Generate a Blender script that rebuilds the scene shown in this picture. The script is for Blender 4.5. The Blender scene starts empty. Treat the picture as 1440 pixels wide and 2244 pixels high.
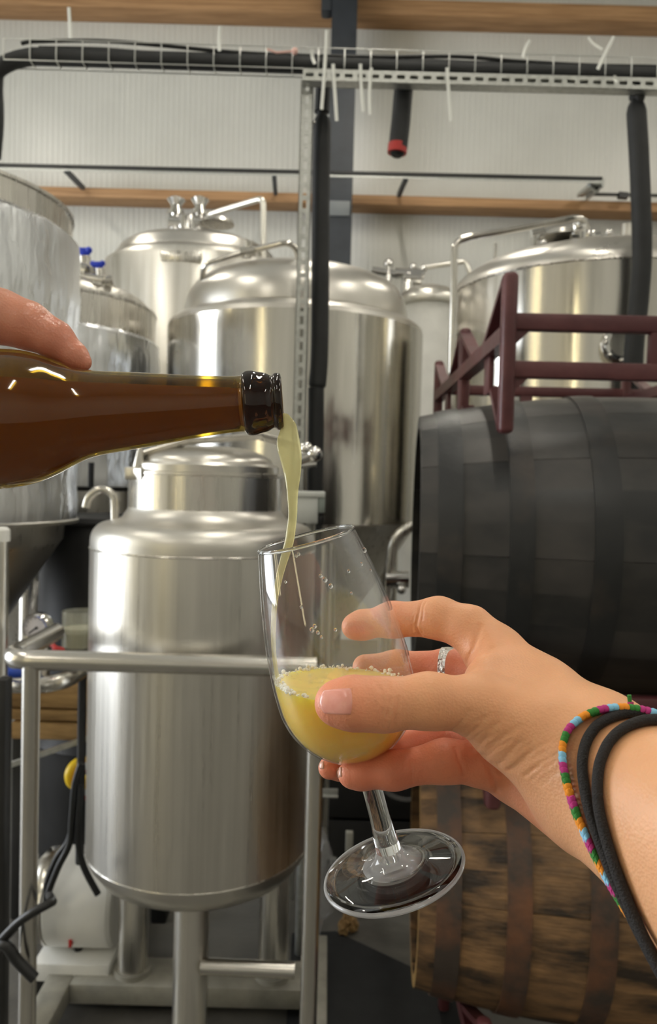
import bpy, bmesh, math, random
import numpy as np
from mathutils import Vector, Matrix, Euler
random.seed(7); RNG = np.random.default_rng(7)
R_ = math.radians
SC = bpy.context.scene
COL = SC.collection

# ------------------------------------------------------------------ camera
F, CX, CY = 1700.0, 720.0, 1122.0
EYE = 1.45
PITCH, ROLL = R_(2.1), R_(1.5)
cam_d = bpy.data.cameras.new('camera')
cam_d.sensor_fit = 'VERTICAL'; cam_d.sensor_height = 24.0
cam_d.lens = 24.0 * F / 2244.0
cam_d.clip_start = 0.02
cam = bpy.data.objects.new('camera', cam_d); COL.objects.link(cam)
ROT = Matrix.Rotation(math.pi / 2 - PITCH, 3, 'X') @ Matrix.Rotation(ROLL, 3, 'Z')
cam.matrix_world = Matrix.Translation((0, 0, EYE)) @ ROT.to_4x4()
cam_d.dof.use_dof = True; cam_d.dof.focus_distance = 0.345; cam_d.dof.aperture_fstop = 11.5
SC.camera = cam
RN = np.array(ROT); CAMP = np.array([0, 0, EYE])

# ------------------------------------------------------------------ view, world
SC.view_settings.view_transform = 'Standard'; SC.view_settings.look = 'None'
SC.view_settings.gamma = 1.0; SC.view_settings.use_curve_mapping = False
SC.view_settings.exposure = 0.1
SC.cycles.transparent_max_bounces = 16
SC.cycles.max_bounces = 8; SC.cycles.transmission_bounces = 8; SC.cycles.glossy_bounces = 4; SC.cycles.diffuse_bounces = 4
SC.cycles.adaptive_threshold = 0.06
SC.cycles.sample_clamp_indirect = 6.0
wd = bpy.data.worlds.new('world'); SC.world = wd; wd.use_nodes = True
wd.node_tree.nodes['Background'].inputs[0].default_value = (0.75, 0.85, 1.0, 1)
wd.node_tree.nodes['Background'].inputs[1].default_value = 0.6

# daylight coming in through the open roller door on the left
def area(name, loc, target, sx, sy, power, color):
    l = bpy.data.lights.new(name, 'AREA'); l.shape = 'RECTANGLE'; l.size = sx; l.size_y = sy
    l.energy = power; l.color = color
    o = bpy.data.objects.new(name, l); COL.objects.link(o); o.location = loc
    o.rotation_euler = (Vector(target) - Vector(loc)).to_track_quat('-Z', 'Y').to_euler()
    return o
DOOR_Y0, DOOR_Y1, DOOR_H, YF, XW = 0.9, 4.0, 3.5, -6.0, -6.0
area('daylight_through_door', (XW - 0.05, (DOOR_Y0 + DOOR_Y1) / 2, DOOR_H / 2), (0, (DOOR_Y0 + DOOR_Y1) / 2, DOOR_H / 2),
     DOOR_Y1 - DOOR_Y0 - 0.1, DOOR_H - 0.1, 300, (0.92, 0.96, 1.0))
LAMP_STRENGTH = 44.0

# ------------------------------------------------------------------ pixel helpers
def ray(px, py):
    return RN @ np.array([(px - CX) / F, -(py - CY) / F, -1.0])
def D(px, py, depth):            # point at a depth along the optical axis
    return CAMP + ray(px, py) * depth
def W(px, py, Y):                # point on the vertical plane y = Y
    d = ray(px, py); return CAMP + d * (Y / d[1])
def WZ(px, py, z):               # point on the horizontal plane z
    d = ray(px, py); return CAMP + d * ((z - EYE) / d[2])
def WX(px, py, x):
    d = ray(px, py); return CAMP + d * (x / d[0])

# ------------------------------------------------------------------ materials
def lin(r, g, b):
    f = lambda c: (c / 255 / 12.92) if c / 255 <= 0.04045 else ((c / 255 + 0.055) / 1.055) ** 2.4
    return (f(r), f(g), f(b), 1.0)
M = {}
def newmat(name):
    m = bpy.data.materials.new(name); m.use_nodes = True
    nt = m.node_tree; nt.nodes.clear()
    out = nt.nodes.new('ShaderNodeOutputMaterial'); M[name] = m
    return m, nt, out
def N(nt, t, **kw):
    n = nt.nodes.new(t)
    for k, v in kw.items():
        if k in n.inputs: n.inputs[k].default_value = v
        else: setattr(n, k, v)
    return n
def coords(nt, scale=(1, 1, 1)):
    tc = N(nt, 'ShaderNodeTexCoord'); mp = N(nt, 'ShaderNodeMapping')
    mp.inputs['Scale'].default_value = scale
    nt.links.new(tc.outputs['Object'], mp.inputs['Vector']); return mp.outputs['Vector']
def ramp(nt, fac, stops):
    r = N(nt, 'ShaderNodeValToRGB')
    e = r.color_ramp.elements
    e[0].position, e[0].color = stops[0]; e[1].position, e[1].color = stops[-1]
    for p, c in stops[1:-1]:
        x = e.new(p); x.color = c
    nt.links.new(fac, r.inputs['Fac']); return r.outputs['Color']
def pm(name, c1, c2=None, scale=6.0, stretch=(1, 1, 1), rough=0.5, rough2=None, metal=0.0, bump=0.0, bscale=40.0,
       bstretch=None, detail=4.0, lo=0.35, hi=0.65, rnd=0.0, coat=0.0, aniso=0.0, spec=0.5, sss=0.0, bdist=0.01):
    m, nt, out = newmat(name)
    b = N(nt, 'ShaderNodeBsdfPrincipled'); L = nt.links.new
    b.inputs['Roughness'].default_value = rough; b.inputs['Metallic'].default_value = metal
    b.inputs['Specular IOR Level'].default_value = spec
    b.inputs['Coat Weight'].default_value = coat
    if aniso: b.inputs['Anisotropic'].default_value = aniso
    col = None
    if c2 is None: b.inputs['Base Color'].default_value = c1
    else:
        n = N(nt, 'ShaderNodeTexNoise', Scale=scale, Detail=detail, Roughness=0.6)
        cv = coords(nt, stretch)
        if rnd:      # every stave gets its own stretch of grain
            o1 = N(nt, 'ShaderNodeObjectInfo'); ml = N(nt, 'ShaderNodeMath', operation='MULTIPLY'); ml.inputs[1].default_value = 40.0
            va = N(nt, 'ShaderNodeVectorMath', operation='ADD'); L(o1.outputs['Random'], ml.inputs[0]); L(cv, va.inputs[0]); L(ml.outputs[0], va.inputs[1]); cv = va.outputs[0]
        L(cv, n.inputs['Vector'])
        col = ramp(nt, n.outputs['Fac'], [(lo, c1), (hi, c2)])
        if rough2 is not None:
            mr = N(nt, 'ShaderNodeMapRange'); mr.inputs[1].default_value = lo; mr.inputs[2].default_value = hi
            mr.inputs[3].default_value = rough; mr.inputs[4].default_value = rough2
            L(n.outputs['Fac'], mr.inputs[0]); L(mr.outputs[0], b.inputs['Roughness'])
        if rnd:
            oi = N(nt, 'ShaderNodeObjectInfo'); mr = N(nt, 'ShaderNodeMapRange')
            mr.inputs[3].default_value = 1 - rnd; mr.inputs[4].default_value = 1 + rnd
            L(oi.outputs['Random'], mr.inputs[0])
            hs = N(nt, 'ShaderNodeHueSaturation'); L(mr.outputs[0], hs.inputs['Value']); L(col, hs.inputs['Color']); col = hs.outputs['Color']
        L(col, b.inputs['Base Color'])
    if bump:
        n2 = N(nt, 'ShaderNodeTexNoise', Scale=bscale, Detail=5.0)
        L(coords(nt, bstretch or stretch), n2.inputs['Vector'])
        bp = N(nt, 'ShaderNodeBump', Strength=bump, Distance=bdist)
        L(n2.outputs['Fac'], bp.inputs['Height']); L(bp.outputs['Normal'], b.inputs['Normal'])
    if sss:
        b.inputs['Subsurface Weight'].default_value = sss; b.inputs['Subsurface Scale'].default_value = 0.004
    L(b.outputs[0], out.inputs[0]); return m
def thin_glass(name, tint, ior=1.5, haze=0.0, hazecol=(1, 1, 1, 1), grough=0.0):
    m, nt, out = newmat(name); L = nt.links.new
    t = N(nt, 'ShaderNodeBsdfTransparent'); t.inputs[0].default_value = tint
    g = N(nt, 'ShaderNodeBsdfGlossy', Roughness=grough); g.inputs[0].default_value = (1, 1, 1, 1)
    fr = N(nt, 'ShaderNodeFresnel'); mx = N(nt, 'ShaderNodeMixShader')
    ge = N(nt, 'ShaderNodeNewGeometry'); mi = N(nt, 'ShaderNodeMapRange')
    mi.inputs[3].default_value = ior; mi.inputs[4].default_value = 1.0 / ior
    L(ge.outputs['Backfacing'], mi.inputs[0]); L(mi.outputs[0], fr.inputs['IOR'])
    base = t.outputs[0]
    if haze:
        df = N(nt, 'ShaderNodeBsdfTranslucent'); df.inputs[0].default_value = hazecol
        d2 = N(nt, 'ShaderNodeBsdfDiffuse'); d2.inputs[0].default_value = hazecol
        ma = N(nt, 'ShaderNodeMixShader'); ma.inputs[0].default_value = 0.5
        L(df.outputs[0], ma.inputs[1]); L(d2.outputs[0], ma.inputs[2])
        mb = N(nt, 'ShaderNodeMixShader'); mb.inputs[0].default_value = haze
        L(base, mb.inputs[1]); L(ma.outputs[0], mb.inputs[2]); base = mb.outputs[0]
    L(fr.outputs[0], mx.inputs[0]); L(base, mx.inputs[1]); L(g.outputs[0], mx.inputs[2])
    L(mx.outputs[0], out.inputs[0]); return m
def solid_glass(name, col=(1, 1, 1, 1), ior=1.5, rough=0.0):
    m, nt, out = newmat(name)
    b = N(nt, 'ShaderNodeBsdfPrincipled'); b.inputs['Base Color'].default_value = col
    b.inputs['Roughness'].default_value = rough; b.inputs['IOR'].default_value = ior
    b.inputs['Transmission Weight'].default_value = 1.0
    nt.links.new(b.outputs[0], out.inputs[0]); return m
def emis(name, col, s):
    m, nt, out = newmat(name)
    e = N(nt, 'ShaderNodeEmission'); e.inputs[0].default_value = col; e.inputs[1].default_value = s
    nt.links.new(e.outputs[0], out.inputs[0]); return m

pm('steel', lin(205, 202, 195), lin(222, 219, 212), scale=3, stretch=(14, 14, 0.5), rough=0.22, rough2=0.32, metal=1.0, bump=0.06, bscale=8, bstretch=(10, 10, 0.4))
pm('steel_bright', lin(212, 209, 202), lin(226, 223, 216), scale=3, stretch=(10, 10, 0.4), rough=0.13, rough2=0.20, metal=1.0, bump=0.03, bscale=6, bstretch=(8, 8, 0.4))
pm('steel_satin', lin(214, 211, 204), lin(226, 223, 216), scale=4, stretch=(16, 16, 0.3), rough=0.27, rough2=0.39, metal=1.0, bump=0.03, bscale=9, bstretch=(12, 12, 0.4))
pm('steel_pale', lin(214, 211, 202), lin(224, 222, 215), scale=3, stretch=(9, 9, 0.4), rough=0.30, rough2=0.40, metal=1.0)
pm('steel_wrinkled', lin(226, 229, 233), lin(238, 240, 243), scale=4, stretch=(1, 1, 0.3), rough=0.24, rough2=0.34, metal=1.0, bump=0.8, bscale=2.2, bstretch=(3.0, 3.0, 0.6), bdist=0.05)
pm('steel_dome', lin(208, 205, 198), lin(222, 219, 212), scale=3, rough=0.27, rough2=0.35, metal=1.0)
pm('steel_matte', lin(208, 205, 198), lin(218, 215, 208), scale=3, rough=0.36, rough2=0.42, metal=1.0)
pm('tube_steel', lin(204, 201, 194), lin(212, 209, 202), scale=3, rough=0.22, rough2=0.27, metal=1.0)
pm('chrome', lin(225, 224, 222), rough=0.07, metal=1.0)
pm('galvanised', lin(176, 178, 174), lin(198, 200, 196), scale=60, rough=0.35, rough2=0.5, metal=0.75, bump=0.05)
pm('silver', lin(226, 222, 212), lin(206, 202, 192), scale=900, rough=0.25, rough2=0.42, metal=1.0, bump=0.8, bscale=420)
pm('zinc_wire', lin(206, 208, 204), rough=0.3, metal=0.6)
pm('wall_paint', lin(203, 203, 197), lin(208, 208, 202), scale=2, rough=0.34, spec=0.5)
pm('side_wall', lin(208, 207, 200), lin(216, 215, 208), scale=1.2, rough=0.5)
pm('ceiling_paint', lin(190, 189, 184), rough=0.7)
pm('floor_concrete', lin(82, 80, 76), lin(120, 117, 110), scale=2.2, rough=0.28, rough2=0.55, bump=0.15, bscale=60, detail=8)
pm('timber', lin(150, 112, 74), lin(182, 142, 100), scale=3, stretch=(0.6, 6, 14), rough=0.6, bump=0.1)
pm('column_paint', lin(40, 45, 51), lin(48, 53, 60), scale=5, rough=0.5)
pm('plate_grey', lin(118, 122, 124), rough=0.5)
pm('rubber_black', lin(22, 24, 26), lin(32, 34, 36), scale=12, rough=0.62, bump=0.08, bscale=120)
pm('cable_black', lin(24, 25, 26), rough=0.45)
pm('matte_black', lin(22, 22, 23), lin(36, 36, 36), scale=5, rough=0.6)
pm('red_tape', lin(176, 44, 40), rough=0.5)
pm('nylon', lin(226, 228, 224), rough=0.35, spec=0.6)
pm('pink_plastic', lin(224, 182, 172), rough=0.4)
pm('maroon', lin(82, 42, 45), lin(112, 66, 66), scale=7, rough=0.38, rough2=0.55, bump=0.1, bscale=60, detail=7, lo=0.42, hi=0.78)
pm('stave_wood', lin(46, 36, 27), lin(160, 122, 82), scale=7, stretch=(0.8, 2.4, 2.4), rough=0.66, bump=0.35, bscale=16, bstretch=(1, 9, 9), detail=8, lo=0.36, hi=0.72, rnd=0.16)
pm('stave_end', lin(146, 112, 60), lin(182, 148, 92), scale=14, rough=0.6)
pm('stave_black', lin(34, 35, 36), lin(72, 68, 65), scale=3.0, stretch=(1, 1.5, 1.5), rough=0.34, rough2=0.48, bump=0.12, bscale=12, detail=7, lo=0.38, hi=0.72, rnd=0.06)
pm('hoop_black', lin(32, 33, 34), lin(72, 62, 54), scale=6, rough=0.4, rough2=0.55, bump=0.1, detail=8, lo=0.5, hi=0.86)
pm('hoop_rust', lin(62, 52, 45), lin(132, 84, 52), scale=9, rough=0.55, bump=0.2, bscale=50, detail=8, lo=0.42, hi=0.82)
pm('osb', lin(126, 98, 58), lin(176, 142, 92), scale=9, stretch=(0.5, 3, 3), rough=0.7, detail=6)
pm('white_paint', lin(240, 240, 236), lin(230, 230, 226), scale=6, rough=0.35)
pm('white_plastic', lin(220, 224, 220), rough=0.35)
pm('grey_green', lin(150, 160, 154), rough=0.4)
pm('frame_paint', lin(140, 138, 128), lin(164, 161, 150), scale=14, rough=0.45, bump=0.05)
pm('blue_plastic', lin(34, 74, 178), rough=0.35)
pm('blue_handle', lin(28, 58, 190), rough=0.3)
pm('yellow_plastic', lin(232, 196, 30), rough=0.4)
pm('red_plastic', lin(186, 44, 40), rough=0.4)
pm('hair_tie', lin(24, 21, 21), lin(36, 32, 31), scale=900, rough=0.75, bump=0.4, bscale=1500)
pm('thread_magenta', lin(186, 52, 128), rough=0.8); pm('thread_green', lin(52, 128, 52), rough=0.8)
pm('thread_orange', lin(240, 150, 40), rough=0.8); pm('thread_blue', lin(140, 200, 232), rough=0.8)
pm('dial_white', lin(226, 222, 224), rough=0.4)
pm('nail', lin(230, 156, 140), lin(240, 172, 158), scale=120, rough=0.2, sss=0.15)
pm('nail_dark', lin(212, 160, 140), rough=0.25)
pm('foam', lin(250, 246, 226), rough=0.3)
thin_glass('glass_thin', (0.98, 0.983, 0.983, 1), ior=1.62, haze=0.013)
thin_glass('jar_glass', (0.90, 0.91, 0.88, 1), haze=0.28, hazecol=lin(225, 225, 215))
thin_glass('film', (0.92, 0.92, 0.92, 1), ior=1.6, haze=0.12, grough=0.12)
thin_glass('frost_and_glint', (0.9, 0.9, 0.9, 1), haze=0.30, grough=0.3)
thin_glass('bubble', (0.99, 0.99, 0.97, 1), ior=1.45)
thin_glass('bottle_glass', (0.64, 0.52, 0.15, 1), ior=1.52, grough=0.07)
thin_glass('bottle_lip', (0.15, 0.085, 0.015, 1), ior=1.52, grough=0.03)
thin_glass('beer_stream', (0.97, 0.95, 0.72, 1), ior=1.33, haze=0.36, hazecol=lin(248, 242, 196))
solid_glass('glass_solid', (0.98, 0.99, 0.99, 1))
solid_glass('drop', (1, 1, 1, 1), ior=1.33)
def beer_mat(name, col, trans=0.5, gl=0.12):
    m, nt, out = newmat(name); L = nt.links.new
    d = N(nt, 'ShaderNodeBsdfDiffuse'); d.inputs[0].default_value = col
    t = N(nt, 'ShaderNodeBsdfTranslucent'); t.inputs[0].default_value = col
    mx = N(nt, 'ShaderNodeMixShader'); mx.inputs[0].default_value = trans
    L(d.outputs[0], mx.inputs[1]); L(t.outputs[0], mx.inputs[2])
    g = N(nt, 'ShaderNodeBsdfGlossy', Roughness=gl)
    fr = N(nt, 'ShaderNodeFresnel', IOR=1.2); m2 = N(nt, 'ShaderNodeMixShader')
    L(fr.outputs[0], m2.inputs[0]); L(mx.outputs[0], m2.inputs[1]); L(g.outputs[0], m2.inputs[2])
    L(m2.outputs[0], out.inputs[0])

def beer_sss(name, col):
    m, nt, out = newmat(name)
    b = N(nt, 'ShaderNodeBsdfPrincipled', Roughness=0.25); b.inputs['Base Color'].default_value = col
    b.inputs['Subsurface Weight'].default_value = 1.0; b.inputs['Subsurface Radius'].default_value = (1.0, 0.8, 0.25)
    b.inputs['Subsurface Scale'].default_value = 0.02; b.inputs['Specular IOR Level'].default_value = 0.1
    nt.links.new(b.outputs[0], out.inputs[0])
beer_sss('beer', (1.0, 0.63, 0.07, 1))
beer_mat('beer_jar', lin(232, 225, 196), 0.3); beer_mat('beer_in_bottle', lin(244, 200, 96))
beer_sss('beer_top', (0.97, 0.69, 0.2, 1))

# skin: colour comes from a painted attribute (redder finger pads) plus fine pores
def skin_mat(name):
    m, nt, out = newmat(name); L = nt.links.new
    b = N(nt, 'ShaderNodeBsdfPrincipled', Roughness=0.46)
    at = N(nt, 'ShaderNodeAttribute'); at.attribute_name = 'tint'
    n = N(nt, 'ShaderNodeTexNoise', Scale=55, Detail=4.0); cv = coords(nt); L(cv, n.inputs['Vector'])
    mr = N(nt, 'ShaderNodeMapRange'); mr.inputs[1].default_value = 0.3; mr.inputs[2].default_value = 0.7; mr.inputs[3].default_value = 0.93; mr.inputs[4].default_value = 1.05
    L(n.outputs['Fac'], mr.inputs[0])
    hs = N(nt, 'ShaderNodeHueSaturation'); L(mr.outputs[0], hs.inputs['Value']); L(at.outputs['Color'], hs.inputs['Color'])
    L(hs.outputs['Color'], b.inputs['Base Color'])
    b.inputs['Subsurface Weight'].default_value = 0.22; b.inputs['Subsurface Scale'].default_value = 0.0035
    b.inputs['Subsurface Radius'].default_value = (1.0, 0.35, 0.2)
    b.inputs['Specular IOR Level'].default_value = 0.4
    n2 = N(nt, 'ShaderNodeTexNoise', Scale=700, Detail=4.0); L(cv, n2.inputs['Vector'])
    v = N(nt, 'ShaderNodeTexVoronoi', Scale=900); L(cv, v.inputs['Vector'])
    ad = N(nt, 'ShaderNodeMath', operation='ADD'); L(n2.outputs['Fac'], ad.inputs[0]); L(v.outputs['Distance'], ad.inputs[1])
    bp = N(nt, 'ShaderNodeBump', Strength=0.16, Distance=0.001); L(ad.outputs[0], bp.inputs['Height']); L(bp.outputs['Normal'], b.inputs['Normal'])
    L(b.outputs[0], out.inputs[0]); return m
skin_mat('skin'); skin_mat('skin_wet'); M['skin_wet'].node_tree.nodes['Principled BSDF'].inputs['Roughness'].default_value = 0.3

# ------------------------------------------------------------------ mesh builders: (verts, faces)
def join(*parts):
    V, Fc, o = [], [], 0
    for v, f in parts:
        V.extend([tuple(map(float, p)) for p in v]); Fc.extend([tuple(i + o for i in q) for q in f]); o += len(v)
    return V, Fc
def xf(part, mat):
    m = Matrix(mat) if not isinstance(mat, Matrix) else mat
    return [tuple(m @ Vector(p)) for p in part[0]], part[1]
def shift(part, d): return [(p[0] + d[0], p[1] + d[1], p[2] + d[2]) for p in part[0]], part[1]
def box(x0, x1, y0, y1, z0, z1):
    V = [(x, y, z) for z in (z0, z1) for y in (y0, y1) for x in (x0, x1)]
    return V, [(0, 2, 3, 1), (4, 5, 7, 6), (0, 1, 5, 4), (2, 6, 7, 3), (0, 4, 6, 2), (1, 3, 7, 5)]
def rbox(x0, x1, y0, y1, z0, z1, r=0.005, seg=2):
    bm = bmesh.new(); bmesh.ops.create_cube(bm, size=1)
    for v in bm.verts: v.co = ((x0 + x1) / 2 + v.co.x * (x1 - x0), (y0 + y1) / 2 + v.co.y * (y1 - y0), (z0 + z1) / 2 + v.co.z * (z1 - z0))
    bmesh.ops.bevel(bm, geom=bm.edges[:], offset=r, segments=seg, affect='EDGES', profile=0.5)
    V = [tuple(v.co) for v in bm.verts]; bm.verts.index_update()
    Fc = [tuple(v.index for v in f.verts) for f in bm.faces]; bm.free(); return V, Fc
def lathe(prof, seg=64, a0=0.0):
    V, Fc, rows = [], [], []
    for r, z in prof:
        if r < 1e-7: rows.append([len(V)]); V.append((0, 0, z))
        else:
            rows.append(list(range(len(V), len(V) + seg)))
            V += [(r * math.cos(a0 + 2 * math.pi * i / seg), r * math.sin(a0 + 2 * math.pi * i / seg), z) for i in range(seg)]
    for a, b in zip(rows, rows[1:]):
        for i in range(seg):
            j = (i + 1) % seg
            if len(a) == 1 and len(b) == 1: continue
            if len(a) == 1: Fc.append((a[0], b[j], b[i]))
            elif len(b) == 1: Fc.append((a[i], a[j], b[0]))
            else: Fc.append((a[i], a[j], b[j], b[i]))
    return V, Fc
def fillet(pts, r, n=8):
    P = [Vector(p) for p in pts]; out = [P[0]]
    for i in range(1, len(P) - 1):
        a, b, c = P[i - 1], P[i], P[i + 1]
        u, w = (a - b), (c - b); lu, lw = u.length, w.length; u.normalize(); w.normalize()
        ang = u.angle(w)
        if ang > 3.12: out.append(b); continue
        d = min(r / math.tan(ang / 2), lu * 0.49, lw * 0.49); p0, p1 = b + u * d, b + w * d
        for k in range(n + 1):
            t = k / n; out.append(p0 * (1 - t) ** 2 + b * 2 * t * (1 - t) + p1 * t * t)
    out.append(P[-1]); return out
def smooth_path(pts, n=8):
    P = [Vector(p) for p in pts]; out = []
    for i in range(len(P) - 1):
        p0 = P[max(i - 1, 0)]; p1 = P[i]; p2 = P[i + 1]; p3 = P[min(i + 2, len(P) - 1)]
        for k in range(n):
            t = k / n
            out.append(0.5 * ((2 * p1) + (p2 - p0) * t + (2 * p0 - 5 * p1 + 4 * p2 - p3) * t * t + (3 * p1 - p0 - 3 * p2 + p3) * t ** 3))
    out.append(P[-1]); return out
def tube(pts, r, seg=12, caps=True, closed=False, flat=None, up0=None):
    P = [Vector(p) for p in pts]; n = len(P)
    rr = [r] * n if not hasattr(r, '__len__') else list(r)
    T = []
    for i in range(n):
        if closed: t = P[(i + 1) % n] - P[i - 1]
        else: t = P[min(i + 1, n - 1)] - P[max(i - 1, 0)]
        T.append(t.normalized())
    up = Vector(up0) if up0 is not None else (Vector((0, 0, 1)) if abs(T[0].z) < 0.9 else Vector((1, 0, 0)))
    nrm = (up - T[0] * up.dot(T[0])).normalized()
    V, Fc = [], []
    for i in range(n):
        nrm = (nrm - T[i] * nrm.dot(T[i])).normalized(); bi = T[i].cross(nrm)
        for k in range(seg):
            a = 2 * math.pi * k / seg
            ca, sa = math.cos(a), math.sin(a)
            if flat: ca *= flat[0]; sa *= flat[1]
            V.append(tuple(P[i] + (nrm * ca + bi * sa) * rr[i]))
    m = n if closed else n - 1
    for i in range(m):
        j = (i + 1) % n
        for k in range(seg):
            l = (k + 1) % seg; Fc.append((i * seg + k, i * seg + l, j * seg + l, j * seg + k))
    if caps and not closed:
        Fc.append(tuple(range(seg - 1, -1, -1))); Fc.append(tuple((n - 1) * seg + k for k in range(seg)))
    return V, Fc
def bar(p0, p1, w, h, up=(0, 0, 1)):      # square bar between two points
    a, b = Vector(p0), Vector(p1); t = (b - a).normalized(); u = Vector(up)
    if abs(t.dot(u)) > 0.99: u = Vector((0, 1, 0))
    s = t.cross(u).normalized(); u = s.cross(t).normalized()
    V = [tuple(p + s * (i * w / 2) + u * (j * h / 2)) for p in (a, b) for j in (-1, 1) for i in (-1, 1)]
    return V, [(0, 2, 3, 1), (4, 5, 7, 6), (0, 1, 5, 4), (2, 6, 7, 3), (0, 4, 6, 2), (1, 3, 7, 5)]
def sphere(c, r, seg=12, rings=8, sc=(1, 1, 1)):
    p = [(max(r * math.sin(math.pi * i / rings), 0) if 0 < i < rings else 0, -r * math.cos(math.pi * i / rings)) for i in range(rings + 1)]
    v, f = lathe(p, seg); return [(c[0] + x * sc[0], c[1] + y * sc[1], c[2] + z * sc[2]) for x, y, z in v], f

def mk(name, part, mat, parent=None, smooth=True, ang=38, loc=None):
    V, Fc = part
    me = bpy.data.meshes.new(name); me.from_pydata([tuple(map(float, p)) for p in V], [], [tuple(map(int, q)) for q in Fc]); me.update()
    ms = mat if isinstance(mat, (list, tuple)) else [mat]
    for x in ms: me.materials.append(M[x])
    bm = bmesh.new(); bm.from_mesh(me); bmesh.ops.recalc_face_normals(bm, faces=bm.faces[:]); bm.to_mesh(me); bm.free()
    if smooth:
        me.polygons.foreach_set('use_smooth', [True] * len(me.polygons)); me.set_sharp_from_angle(angle=R_(ang))
    o = bpy.data.objects.new(name, me); COL.objects.link(o)
    if parent is not None: o.parent = parent
    if loc is not None: o.location = loc
    return o
def share(o, parent=None, loc=None, rot=None):
    c = o.copy(); COL.objects.link(c)
    c.parent = parent if parent is not None else o.parent
    if loc is not None: c.location = loc
    if rot is not None: c.rotation_euler = rot
    return c
def tag(o, label, cat, group=None, kind=None):
    o['label'] = label; o['category'] = cat
    if group: o['group'] = group
    if kind: o['kind'] = kind
    return o
def struct(o): o['kind'] = 'structure'; return o
def thing(name, label, cat, loc=(0, 0, 0), group=None, rz=0.0):
    o = bpy.data.objects.new(name, None); COL.objects.link(o); o.location = tuple(loc); o.empty_display_size = 0.05
    o.rotation_euler = (0, 0, rz)
    return tag(o, label, cat, group)
def rel(p, o): return tuple(np.array(p, float) - np.array(o, float))

# ================================================================== the hall
HX0, HX1, HY0, HY1, HH = -6.0, 6.0, YF, 7.2, 6.6
struct(mk('floor', box(HX0, HX1, HY0, HY1, -0.1, 0), 'floor_concrete', smooth=False))
struct(mk('ceiling', box(HX0, HX1, HY0, HY1, HH, HH + 0.1), 'ceiling_paint', smooth=False))
struct(mk('wall_left', join(box(HX0 - 0.1, HX0, HY0, DOOR_Y0, 0, HH), box(HX0 - 0.1, HX0, DOOR_Y1, HY1, 0, HH), box(HX0 - 0.1, HX0, DOOR_Y0, DOOR_Y1, DOOR_H, HH)), 'side_wall', smooth=False))
emis('window_glow', (1.0, 0.86, 0.52, 1), 6.0)
w1 = struct(mk('window_1', box(-5.02, -4.66, HY0, HY0 + 0.02, 0.4, 4.6), 'window_glow', smooth=False)); mk('window_frame', join(box(-5.08, -5.02, HY0, HY0 + 0.05, 0.34, 4.66), box(-4.66, -4.60, HY0, HY0 + 0.05, 0.34, 4.66)), 'column_paint', w1, smooth=False)
w2 = struct(mk('window_2', box(HX0, HX0 + 0.02, -0.62, -0.34, 0.4, 4.6), 'window_glow', smooth=False)); mk('window_frame', join(box(HX0, HX0 + 0.05, -0.68, -0.62, 0.34, 4.66), box(HX0, HX0 + 0.05, -0.34, -0.28, 0.34, 4.66)), 'column_paint', w2, smooth=False)
struct(mk('wall_right', box(HX1, HX1 + 0.1, HY0, HY1, 0, HH), 'side_wall', smooth=False))
struct(mk('wall_front', box(HX0, HX1, HY0 - 0.1, HY0, 0, HH), 'side_wall', smooth=False))
wb = struct(mk('wall_back', box(HX0, HX1, HY1 + 0.03, HY1 + 0.13, 0, HH), 'wall_paint', smooth=False))
def panel_mesh(w=1.0, pitch=0.05, dep=0.0035):
    prof = [(0.0, 0.003), (0.002, 0.0)]
    n = int(round(w / pitch))
    for i in range(n):
        a = i * pitch
        if i: prof += [(a - 0.006, 0.0), (a - 0.003, dep), (a + 0.003, dep), (a + 0.006, 0.0)]
    prof += [(w - 0.002, 0.0), (w, 0.003)]
    V = [(x, y, z) for z in (0.0, HH) for x, y in prof] ; k = len(prof)
    Fc = [(i, i + 1, k + i + 1, k + i) for i in range(k - 1)]
    b = len(V); V += [(0, 0.03, 0), (w, 0.03, 0), (0, 0.03, HH), (w, 0.03, HH)]
    Fc += [(b, b + 2, b + 3, b + 1), (0, k, b + 2, b), (k - 1, b + 1, b + 3, 2 * k - 1)]
    return V, Fc
p0 = mk('wall_panel', panel_mesh(), 'wall_paint', wb, smooth=False, loc=(HX0, HY1, 0))
for i in range(1, 12): share(p0, wb, loc=(HX0 + i, HY1, 0))

za = W(720, 9, 6.95)[2]; zb = W(720, 434, 6.95)[2]
struct(mk('trim_1', rbox(HX0, HX1, 6.96, HY1, za - 0.066, za + 0.066, 0.006), 'timber', ang=30))
struct(mk('trim_2', rbox(HX0, HX1, 6.96, HY1, zb - 0.042, zb + 0.042, 0.005), 'timber', ang=30))

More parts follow.
